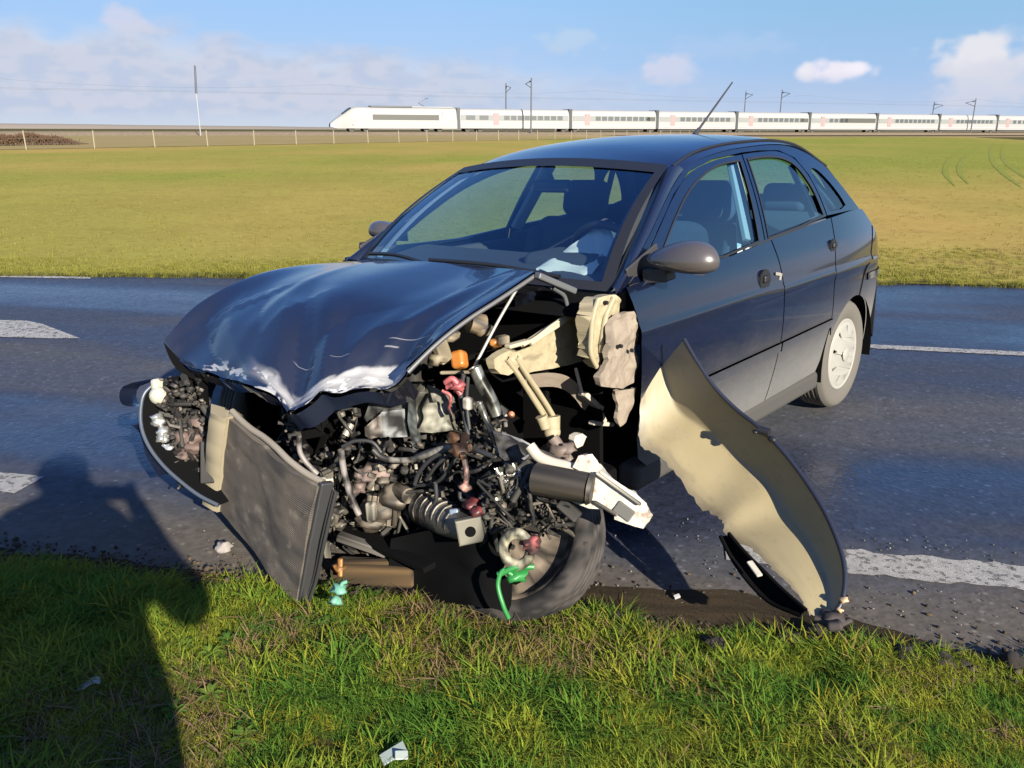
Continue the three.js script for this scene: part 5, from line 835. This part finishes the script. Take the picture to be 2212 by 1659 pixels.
// countless small broken bits among the engine
{
  seed = 77; const groups = [[], [], []];
  for (let i = 0; i < 1250; i++) {
    const x = rr(20, 1560), y = rr(330, 1340); if (x < 420 && y > 900 && x < 200) continue; if (Math.hypot((x - 290) / 150, (y - 480) / 170) < 1) continue; if (x < 120 && y > 620) continue; if (x > 560 && x < 1210 && y > 200 && y < 560) continue;
    const c = rr(0.2, 0.43), p = b2(x, y, c), r = rr(0.005, 0.019), k = rnd(); let g;
    if (k < 0.35) g = place(clod(r, i, 1, 0.45), p); else if (k < 0.62) g = place(rbox(r * rr(1, 3.4), r * rr(0.5, 1.6), r * rr(0.8, 2), 0.003, 1), p, [rr(0, 3), rr(0, 3), rr(0, 3)]); else if (k < 0.82) g = place(new THREE.CylinderGeometry(r * 0.7, r * 0.7, r * rr(1, 4), 9), p, [rr(0, 3), rr(0, 3), rr(0, 3)]); else g = tube([p, p.clone().add(V3(rr(-.05, .05), rr(-.05, .05), rr(-.07, .07))), p.clone().add(V3(rr(-.06, .06), rr(-.11, .03), rr(-.12, .12)))], rr(0.003, 0.007), 5);
    groups[rnd() < 0.60 ? 0 : rnd() < 0.8 ? 1 : 2].push(g);
  }
  for (let i = 0; i < 150; i++) { const x = rr(1380, 1980), y = rr(820, 1130) + (x - 1380) * 0.05, p = b2(x, y, rr(0.47, 0.56)), r = rr(0.004, 0.014); groups[rnd() < 0.6 ? 0 : 1].push(rnd() < 0.5 ? place(clod(r, i + 900, 1, 0.5), p) : tube([p, p.clone().add(V3(rr(-.03, .03), rr(-.05, .04), rr(-.05, .05))), p.clone().add(V3(rr(-.03, .03), rr(-.10, .02), rr(-.09, .09)))], rr(0.003, 0.008), 6)); }
  const hoses = []; for (let i = 0; i < 34; i++) { const x = rr(150, 1500), y = rr(600, 1200), L = rr(120, 420), a = rr(0, 6.3), c = rr(0.28, 0.46), pt = (f) => b2(x + Math.cos(a) * L * f + rr(-40, 40), y + Math.sin(a) * L * f * 0.6 + rr(-40, 40) + 60 * f * f, c + rr(-0.04, 0.04)); hoses.push(tube([pt(0), pt(0.35), pt(0.7), pt(1)], rr(0.003, 0.0085), 6)); }
  mk('hoses', hoses, gmat([0.055, 0.053, 0.05], 0.6), car).userData.kind = 'stuff';
  [[darkMetal, 0], [gmat([0.20, 0.175, 0.145], 0.7, 0.2), 1], [gmat([0.40, 0.37, 0.31], 0.5, 0.3), 2]].forEach(([m, i]) => { mk('broken_fittings', groups[i], m, car).userData.kind = 'stuff'; });
}
// ---- bare cream metal of the left side
{
  const z3 = (z) => (p) => onPlane(...Z3(...p), PZ, z);
  const nL = V3(0, 0, -1);
  const inner = sheet([[335, 640], [420, 625], [485, 598], [560, 540], [650, 470], [720, 425], [790, 372], [850, 385], [890, 420], [893, 560], [880, 690], [800, 715], [640, 750], [520, 770], [455, 785], [420, 740], [380, 690]].map(z3(-0.575)), nL.clone(), 0.006, primer, 'inner_wing', car, 0.007);
  mk('top_flange', [bar(z3(-0.59)([325, 600]), z3(-0.59)([470, 560]), 0.03, 0.014), bar(z3(-0.59)([470, 575]), z3(-0.59)([790, 362]), 0.035, 0.016), tube([[430, 590], [520, 540], [640, 450], [780, 360]].map(z3(-0.60)), 0.007, 6)], primerPale, inner);
  mk('bolt_hole', [place(new THREE.CylinderGeometry(0.010, 0.010, 0.004, 12), z3(-0.583)([832, 548]), [Math.PI / 2, 0, 0])], matteBlack, inner);
  mk('arch_flange', [grid(30, 3, (s, t) => { const c = new THREE.CatmullRomCurve3([[450, 782], [600, 768], [720, 790], [810, 860], [880, 960], [950, 1030]].map(z3(-0.60))); const p = c.getPoint(s); return p.add(V3(0, -0.004 - 0.060 * t * (1 - s * 0.45), -0.01 + 0.03 * t)); })], mudGrey, inner);
  // diagonal brace: channel with two flanges
  const br = [[320, 680], [400, 790], [470, 900], [545, 1020], [590, 1090]], off = [[385, 670], [460, 790], [540, 910], [610, 1020], [650, 1090]];
  const brace = mk('brace', [grid(3, 24, (s, t) => { const a = new THREE.CatmullRomCurve3(br.map(z3(-0.60))).getPoint(t), b = new THREE.CatmullRomCurve3(off.map(z3(-0.60))).getPoint(t); return a.lerp(b, s).add(V3(0, 0, (s > 0.3 && s < 0.7) ? 0.008 : 0)); }), tube(br.map(z3(-0.605)), 0.010, 7), tube(off.map(z3(-0.605)), 0.010, 7)], primer, car);
  mk('end_cup', [rod(z3(-0.61)([625, 1080]), z3(-0.62)([635, 1200]), 0.034, 0.028, 16), place(new THREE.SphereGeometry(0.030, 16, 10), z3(-0.62)([635, 1190])), rod(z3(-0.61)([560, 1080]), z3(-0.62)([590, 1160]), 0.020, 0.018, 12)], primer, brace);
  sheet([[248, 690], [300, 655], [345, 628], [415, 640], [440, 700], [400, 760], [345, 800], [290, 790], [255, 755]].map(z3(-0.612)), nL.clone(), 0.03, primer, 'end_plate', brace, 0.010, 0.012);
  mk('strut', [bar(z3(-0.61)([800, 745]), z3(-0.62)([845, 930]), 0.016, 0.012), bar(z3(-0.62)([845, 920]), z3(-0.63)([965, 1025]), 0.045, 0.020), bar(z3(-0.64)([905, 1125]), z3(-0.64)([1050, 1135]), 0.03, 0.016), bar(z3(-0.64)([970, 1050]), z3(-0.64)([1000, 1120]), 0.02, 0.016)], mat([0.50, 0.43, 0.34], 0.6), car);
  // hinge pillar: folded sheets with a dark gap between
  const pil = sheet([[945, 268], [1000, 248], [1065, 238], [1108, 280], [1104, 370], [1050, 400], [1020, 470], [1000, 580], [985, 690], [965, 760], [925, 720], [890, 680], [893, 540], [885, 420], [905, 340]].map(z3(-0.745)), nL.clone(), 0.05, primer, 'hinge_pillar', car, 0.014, 0.012);
  mk('fold', tube([[955, 270], [920, 380], [905, 520], [905, 650], [945, 740]].map(z3(-0.752)), 0.009, 8), primer, pil); mk('fold', tube([[1060, 262], [1010, 380], [985, 520], [975, 640]].map(z3(-0.752)), 0.010, 8), primer, pil);
  sheet([[1118, 372], [1190, 352], [1215, 440], [1245, 520], [1230, 640], [1235, 740], [1210, 850], [1130, 890], [1040, 880], [960, 870], [940, 810], [985, 760], [1020, 690], [1020, 560], [1050, 450]].map(z3(-0.785)), nL.clone(), 0.02, mudGrey, 'pillar_skin', pil, 0.02, 0.012);
  sheet([[1060, 905], [1215, 880], [1180, 1000], [1130, 1120], [1095, 1150], [1065, 1090], [1078, 1000]].map(z3(-0.775)), nL.clone(), 0.012, mudGrey, 'pillar_foot', pil, 0.012, 0.012);
  for (const [x, y, z] of [[1110, 595, -0.800], [1190, 625, -0.800], [1010, 295, -0.758]]) mk('hinge_bolt', place(new THREE.CylinderGeometry(0.007, 0.007, 0.012, 6), z3(z)([x, y]), [Math.PI / 2, 0, 0]), darkMetal, pil);
  mk('door_check', [place(rbox(0.05, 0.07, 0.05, 0.012), z3(-0.70)([1130, 270]))], black, pil);
  mk('pipe_clip', [place(clod(0.028, 37, 1, 0.4), z3(-0.60)([850, 300])), place(clod(0.02, 38, 1, 0.4), z3(-0.6)([820, 340]))], mat([0.20, 0.17, 0.12], 0.7), pil);
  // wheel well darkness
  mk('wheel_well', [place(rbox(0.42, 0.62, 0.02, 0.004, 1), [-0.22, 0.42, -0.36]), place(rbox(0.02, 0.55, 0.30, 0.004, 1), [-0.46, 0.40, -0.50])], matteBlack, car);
  // steering arm, damper foot
  mk('steering_arm', [rod(z3(-0.66)([640, 1230]), z3(-0.72)([760, 1390]), 0.022, 0.016, 10), place(clod(0.035, 44, 1, 0.35), z3(-0.70)([690, 1320])), place(clod(0.028, 45, 1, 0.35), z3(-0.72)([740, 1300]))], mat([0.17, 0.13, 0.11], 0.7, 0.2), car);
  sheet([[795, 1215], [840, 1198], [880, 1222], [845, 1285], [805, 1300], [785, 1250]].map(z3(-0.74)), nL.clone(), 0.025, mat([0.50, 0.46, 0.38], 0.6), 'bump_stop', car, 0.008, 0.01);
  mk('grey_cover', [sheetGeo([[290, 1190], [430, 1240], [520, 1290], [470, 1360], [420, 1400], [330, 1430], [280, 1380]].map(([x, y]) => far(...Z3(x, y), 2.50)))], mat([0.105, 0.105, 0.115], 0.55), car);
}
function sheetGeo(pts) { const o = new THREE.Group(); return sheet(pts, dirCar(1106, 900).normalize().negate(), 0.01, black, 'x', o, 0.01).geometry; }
// broken white lamp bracket with a dark cylinder, sticking out in front of the wheel
{
  const t = new THREE.Group(); t.name = 'lamp_bracket'; car.add(t); const nF = V3(-0.25, 0.35, 0.90).transformDirection(toCar), D0 = far(...Z4(700, 530), 2.24), c0 = nF.dot(D0), q = (x, y, o = 0) => onPlane(...Z4(x, y), nF, c0 + o);
  const wm = (() => { const m = tex(256, 256, (u, v) => { const n = fbm(u * 8, v * 8, 4), s = fbm(u * 30, v * 30, 3); return mix3(mix3([0.60, 0.57, 0.49], [0.50, 0.44, 0.35], n), [0.28, 0.17, 0.12], sstep(0.6, 0.8, s) * 0.8); }); return mat([1, 1, 1], 0.5, 0, { map: m }); })();
  sheet([[510, 372], [545, 308], [620, 298], [655, 345], [662, 388], [760, 452], [862, 520], [920, 570], [932, 640], [902, 712], [850, 698], [742, 660], [745, 615], [690, 605], [600, 600], [500, 560], [520, 520], [612, 540], [625, 480], [610, 420]].map(([x, y]) => q(x, y)), nF.clone(), 0.045, wm, 'arm', t, 0.006, 0.008);
  mk('window_slot', [place(rbox(0.055, 0.036, 0.01, 0.004, 1).applyQuaternion(new THREE.Quaternion().setFromUnitVectors(V3(0, 0, 1), nF)), q(795, 615, 0.002), [0, 0, 0])], mat([0.10, 0.095, 0.085], 0.7), t);
  mk('rib', [bar(q(640, 400, 0.012), q(890, 580, 0.012), 0.010, 0.014, nF.clone()), bar(q(630, 560, 0.012), q(760, 640, 0.012), 0.010, 0.014, nF.clone())], whitePlastic, t);
  mk('stay', [tube([[275, 255], [320, 310], [390, 345], [470, 365], [530, 385]].map(([x, y]) => q(x, y, -0.03)), 0.017, 8)], mat([0.47, 0.42, 0.33], 0.6), t);
  mk('damper', [rod(q(310, 435, 0.0), q(605, 490, 0.03), 0.046, 0.044, 20), rod(q(600, 489, 0.03), q(622, 493, 0.03), 0.047, 0.040, 20)], gmat([0.060, 0.050, 0.038], 0.6, 0.1), t);
  mk('prong', bar(q(440, 560, -0.01), q(545, 655, -0.01), 0.035, 0.03, nF.clone()), darkMetal, t); mk('prong', bar(q(230, 400, -0.04), q(290, 350, -0.04), 0.04, 0.03, nF.clone()), darkMetal, t); mk('rod', rod(q(285, 380, -0.02), q(180, 560, -0.02), 0.010, 0.010, 8), darkMetal, t);
}
// torn front wing hanging from the door, inner side towards the camera
{
  const R = [[1478, 733, 2.72], [1505, 780, 2.68], [1540, 832, 2.64], [1580, 875, 2.60], [1620, 908, 2.55], [1665, 945, 2.49], [1720, 1012, 2.42], [1770, 1085, 2.33], [1808, 1165, 2.24], [1826, 1240, 2.17], [1818, 1300, 2.13], [1800, 1330, 2.12]].map((p) => far(...p));
  const Lc = [[1384, 846, 2.79], [1381, 905, 2.79], [1383, 960, 2.76], [1425, 985, 2.71], [1470, 1040, 2.64], [1520, 1100, 2.56], [1560, 1125, 2.49], [1565, 1152, 2.46], [1620, 1185, 2.37], [1665, 1225, 2.28], [1712, 1270, 2.20], [1748, 1330, 2.12]].map((p) => far(...p));
  const cr = new THREE.CatmullRomCurve3(R, false, 'centripetal'), cl = new THREE.CatmullRomCurve3(Lc, false, 'centripetal');
  const wing = (s, t, off = 0) => {
    const a = cl.getPoint(t), b = cr.getPoint(t), p = a.clone().lerp(b, s), away = p.clone().sub(cc).normalize();
    const k = mixf(0.50, 0.78, t), w = a.distanceTo(b), D = mixf(0.42, 0.20, t); let d = s < k ? D * w * (s / k) ** 1.15 : D * w * (1 - ((s - k) / (1 - k)) ** 1.25);
    d += 0.03 * w * Math.exp(-(((t - 0.74 - 0.10 * s) / 0.05) ** 2)) * s + 0.005 * (fbm(s * 4, t * 7, 3) - 0.5);
    const rag = s < 0.06 ? (1 - s / 0.06) * 0.011 * (fbm(t * 70, 3, 4) - 0.5) * 2 : 0;
    return p.addScaledVector(away, d + off).addScaledVector(b.clone().sub(a).normalize(), rag);
  };
  const wMap = tex(1024, 1024, (u, v) => { const n = fbm(u * 5, v * 9, 5), s = fbm(u * 22, v * 40, 4), e = fbm(u * 9 + 5, v * 6, 4); let c = mix3([0.335, 0.275, 0.150], [0.285, 0.232, 0.122], n); c = mix3(c, [0.13, 0.105, 0.07], sstep(0.18, 0.0, u + (s - 0.5) * 0.14) * 0.65 + sstep(0.66, 0.80, s) * 0.16 + sstep(0.6, 0.78, e) * 0.3 * sstep(0.5, 0.1, v)); c = mix3(c, [0.30, 0.27, 0.22], sstep(0.30, 0.05, v + (e - 0.5) * 0.2) * 0.4); return c; });
  const w = mk('torn_wing', [grid(34, 70, (s, t) => wing(s, t))], mat([1, 1, 1], 0.6, 0, { map: wMap, clearcoat: 0.15, clearcoatRoughness: 0.4 }), car);
  mk('outer_skin', [grid(34, 70, (s, t) => wing(s, t, 0.004))], paint, w);
  mk('rolled_edge', [tube([0, 0.1, 0.2, 0.3, 0.4, 0.5, 0.6, 0.7, 0.8, 0.9, 1].map((t) => wing(1, t)), 0.007, 7, 70)], mat([0.02, 0.022, 0.035], 0.4), w);
  // dark liner strip along the torn arch, with a pale tab
  const ln = [[1568, 1152, 2.42], [1600, 1190, 2.36], [1640, 1230, 2.29], [1680, 1270, 2.22], [1735, 1318, 2.13]];
  const ln2 = [[1556, 1158, 2.43], [1582, 1208, 2.37], [1618, 1258, 2.30], [1662, 1300, 2.23], [1728, 1330, 2.14]], lnA = new THREE.CatmullRomCurve3(ln.map((p) => far(p[0] + 8, p[1] + 2, p[2]))), lnB = new THREE.CatmullRomCurve3(ln2.map((p) => far(...p)));
  mk('arch_liner', [grid(30, 5, (s, t) => lnA.getPoint(s).lerp(lnB.getPoint(s), t).addScaledVector(dirCar(1650, 1240).normalize(), 0.03 * Math.sin(t * Math.PI) + 0.01 * (fbm(s * 12, t * 4, 3) - 0.5))), tube(ln2.map(([u, v, d]) => far(u, v, d)), 0.006, 6), tube(ln.map(([u, v, d]) => far(u + 6, v, d)), 0.006, 6)], matteBlack, w);
  mk('clip', [bar(far(1618, 1212, 2.29), far(1642, 1245, 2.25), 0.020, 0.008)], whitePlastic, w);
  mk('fastener', [rod(far(1638, 928, 2.50), far(1662, 935, 2.48), 0.014, 0.014, 10), place(clod(0.010, 5, 1, 0.3), far(1632, 933, 2.50)), place(clod(0.012, 6, 1, 0.3), far(1668, 948, 2.46))], black, w);
  mk('bumper_mount', [place(clod(0.03, 7, 2, 0.35), far(1796, 1338, 2.11)), place(rbox(0.09, 0.025, 0.04, 0.01), far(1800, 1345, 2.10), [0.2, 0.5, 0.2]), tube([far(1760, 1335, 2.11), far(1800, 1352, 2.09), far(1838, 1340, 2.10)], 0.008, 6)], mat([0.03, 0.022, 0.02], 0.8), w);
  mk('side_marker', [place(clod(0.012, 8, 1, 0.4), far(1822, 1296, 2.12)), place(clod(0.008, 10, 1, 0.4), far(1815, 1318, 2.10))], mat([0.60, 0.40, 0.22], 0.5), w);
  // broken sill end below the pillar
  mk('sill_end', [bar(onPlane(1390, 985, PZ, -0.72), onPlane(1440, 995, PZ, -0.74), 0.03, 0.03), bar(onPlane(1395, 1030, PZ, -0.72), onPlane(1445, 1000, PZ, -0.74), 0.03, 0.03)], mat([0.48, 0.44, 0.36], 0.6), car);
}

// ================================================================ small things lying about
{
  const g0 = (u, v, h = 0) => { const p = ground(u, v, h); return [p.x, h, p.z]; };
  const frag = (name, label, cat, u, v, h, geo, m) => { const o = mk(name, geo, m); const p = ground(u, v, h); o.position.copy(p); tag(o, label, cat); return o; };
  frag('plastic_fragment', 'pale green plastic fragment in the grass beside the radiator corner', 'debris', 735, 1292, 0.10, [place(clod(0.022, 3, 1, 0.5), [0, 0.03, 0]), place(clod(0.018, 4, 1, 0.5), [-0.012, 0.0, 0.01]), tube([[0, 0.03, 0], [0.01, 0.05, 0], [0.022, 0.055, 0]], 0.006, 6)], mat([0.15, 0.36, 0.26], 0.5));
  frag('plastic_strap', 'bright green plastic strap curled beside the front wheel', 'debris', 1114, 1262, 0.20, [tube([[-0.01, 0.03, 0], [-0.035, 0.045, 0], [-0.05, 0.01, 0.01], [-0.035, -0.05, 0.03], [-0.02, -0.09, 0.03]], 0.007, 7), tube([[-0.05, 0.03, 0], [0.0, 0.055, 0], [0.05, 0.05, -0.01]], 0.009, 7), place(clod(0.03, 8, 1, 0.5), [0.0, 0.02, -0.01])], mat([0.025, 0.20, 0.045], 0.45));
  frag('paper_scrap', 'small white scrap lying in the shaded grass at lower left', 'litter', 188, 1478, 0.075, place(panel([[-0.03, -0.013], [0.028, -0.016], [0.034, 0.008], [-0.02, 0.014]], (a, b) => V3(a, 0.006 * Math.sin(a * 90), b), 0.01, 0.001), [0, 0, 0], [0.1, 0.2, 0.05]), mat([0.42, 0.44, 0.45], 0.8));
  frag('plastic_shard', 'clear whitish plastic shard in the grass at the bottom middle', 'debris', 850, 1632, 0.07, [place(rbox(0.06, 0.005, 0.03, 0.002, 1), [0, 0.006, 0], [0.3, 0.5, 0.2]), place(rbox(0.03, 0.005, 0.02, 0.002, 1), [0.02, 0.012, 0.012], [0.6, 0.1, -0.3])], mat([0.26, 0.30, 0.27], 0.35));
  frag('stone', 'pale stone on the asphalt edge left of the radiator', 'stone', 484, 1187, 0.0, place(clod(0.026, 12, 2, 0.3), [0, 0.01, 0]), mat([0.27, 0.24, 0.22], 0.9));
  const clods = [[1540, 1395, 0.05], [1700, 1385, 0.055], [1765, 1375, 0.06], [1960, 1418, 0.05], [2035, 1428, 0.045], [1330, 1338, 0.045], [2190, 1432, 0.045]];
  const where = ['largest dark clod of earth at the grass edge below the torn wing, leftmost', 'dark clod of earth at the grass edge just left of the wing tip', 'dark clod of earth directly under the tip of the torn wing', 'dark clod of earth on the grass edge right of the torn wing', 'flatter dark clod beside the one right of the torn wing', 'dark clod of earth at the grass edge under the front wheel', 'dark clod of earth at the right border of the grass edge'];
  clods.forEach(([u, v, r], i) => frag('earth_clod', where[i], 'earth clod', u, v, 0.01, [place(clod(r * 0.7, 60 + i, 2, 0.4), [0, 0.0, 0]), place(clod(r * 0.45, 70 + i, 2, 0.4), [r * 1.1, -0.005, 0.01])], mat([0.022, 0.016, 0.012], 1)));
  frag('glass_chip', 'bright glass chip on the damp earth between wheel and grass', 'debris', 1462, 1292, 0.0, place(rbox(0.02, 0.008, 0.014, 0.002, 1), [0, 0.006, 0], [0.4, 0.3, 0.2]), mat([0.4, 0.4, 0.38], 0.3));
}

// ================================================================ the photographer, whose shadow falls at lower left
{
  const cap = []; const A = (a, b, r0, r1) => cap.push([P3(a), P3(b), r0, r1]);
  A([0.0, 1.42, 0.40], [0.0, 1.10, 0.40], 0.16, 0.16); A([-0.09, 1.42, 0.40], [-0.10, 1.0, 0.40], 0.13, 0.15); A([0.09, 1.42, 0.40], [0.10, 1.0, 0.40], 0.13, 0.15); A([-0.10, 1.0, 0.40], [-0.11, 0.86, 0.40], 0.155, 0.15); A([0.10, 1.0, 0.40], [0.11, 0.86, 0.40], 0.155, 0.15);
  for (const s of both) {
    A([s * 0.10, 0.90, 0.40], [s * 0.12, 0.50, 0.39], 0.095, 0.065); A([s * 0.12, 0.50, 0.39], [s * 0.13, 0.12, 0.42], 0.065, 0.045); A([s * 0.13, 0.10, 0.44], [s * 0.15, 0.08, 0.26], 0.045, 0.04);
    A([s * 0.19, 1.44, 0.40], [s * 0.33, 1.20, 0.28], 0.068, 0.055); A([s * 0.33, 1.20, 0.28], [s * 0.13, 1.40, 0.085], 0.052, 0.036);
  }
  A([0, 1.44, 0.40], [0, 1.56, 0.375], 0.06, 0.055);
  const field = (list, k) => (p) => { let e = 0; let m = 1e9; const ds = list.map(([a, b, r0, r1]) => { const ab = b.clone().sub(a), t = clamp(p.clone().sub(a).dot(ab) / ab.lengthSq()); return p.distanceTo(a.clone().addScaledVector(ab, t)) - mixf(r0, r1, t); }); for (const d of ds) m = Math.min(m, d); for (const d of ds) e += Math.exp(-(d - m) / k); return m - k * Math.log(e); };
  const mesh = (f, c, half, res) => {
    const mc = new MarchingCubes(res, undefined, false, false, 120000); mc.isolation = 0; const h = res / 2;
    for (let z = 0; z < res; z++) for (let y = 0; y < res; y++) for (let x = 0; x < res; x++) mc.field[x + y * res + z * res * res] = -f(V3(c[0] + (x - h) / h * half, c[1] + (y - h) / h * half, c[2] + (z - h) / h * half));
    mc.update(); const g = new THREE.BufferGeometry(), n = mc.count; g.setAttribute('position', new THREE.BufferAttribute(mc.positionArray.slice(0, n * 3), 3)); g.scale(half, half, half); g.translate(...c); g.computeVertexNormals(); return g;
  };
  const t = thing('person', 'person in a dark jacket raising both hands, whose shadow falls at lower left', 'person', [0, 0, 0]);
  const body = mesh(field(cap, 0.022), [0, 0.84, 0.30], 0.92, 72);
  const headF = field([[V3(0, 1.665, 0.375), V3(0, 1.635, 0.36), 0.095, 0.088], [V3(0, 1.60, 0.335), V3(0, 1.575, 0.32), 0.055, 0.045], [V3(0, 1.63, 0.272), V3(0, 1.61, 0.258), 0.012, 0.015], [V3(-0.09, 1.63, 0.375), V3(-0.094, 1.60, 0.372), 0.016, 0.012], [V3(0.09, 1.63, 0.375), V3(0.094, 1.60, 0.372), 0.016, 0.012], [V3(0, 1.585, 0.27), V3(0, 1.575, 0.275), 0.018, 0.018]], 0.012);
  const head = mesh(headF, [0, 1.63, 0.36], 0.16, 56);
  const hands = both.map((s) => { const l = [[V3(s * 0.125, 1.405, 0.075), V3(s * 0.098, 1.425, 0.050), 0.026, 0.024], [V3(s * 0.115, 1.43, 0.06), V3(s * 0.10, 1.40, 0.05), 0.022, 0.022]]; for (let i = 0; i < 4; i++) { const y = 1.452 - i * 0.021, b = V3(s * 0.100, y, 0.045), m = V3(s * 0.098, y + 0.003, 0.012), e = V3(s * (0.074 - 0.004 * (i === 3)), y + 0.002, -0.004 + 0.002 * i); l.push([b, m, 0.0095, 0.0085], [m, e, 0.0085, 0.0075]); } l.push([V3(s * 0.10, 1.43, 0.062), V3(s * 0.072, 1.452, 0.040), 0.012, 0.010], [V3(s * 0.072, 1.452, 0.040), V3(s * 0.050, 1.440, 0.030), 0.010, 0.008]); return mesh(field(l, 0.004), [s * 0.095, 1.42, 0.035], 0.085, 44); });
  const skin = mat([0.45, 0.28, 0.20], 0.55), jacket = mat([0.03, 0.035, 0.05], 0.85);
  const bm = mk('body', body, jacket, t); mk('head', head, skin, t); mk('hand', hands[0], skin, t); mk('hand', hands[1], skin, t);
  mk('hair', mesh((p) => Math.max(headF(p) - 0.012, -(p.y - 1.655 - 0.0 + (p.z - 0.36) * 0.9)), [0, 1.64, 0.37], 0.17, 44), mat([0.05, 0.035, 0.025], 0.8), t);
  mk('eyes', both.map((s) => place(new THREE.SphereGeometry(0.011, 12, 10), [s * 0.032, 1.640, 0.283])), mat([0.6, 0.58, 0.55], 0.3), t);
  const ph = thing('mobile_phone', 'dark mobile phone held up sideways in both hands', 'phone', [0, 1.415, 0.016]); mk('body', rbox(0.158, 0.076, 0.008, 0.004), black, ph); mk('screen', rbox(0.148, 0.068, 0.001, 0.0004, 1).translate(0, 0, 0.0048), mat([0.02, 0.02, 0.025], 0.1), ph);
}
renderer.render(scene, camera);
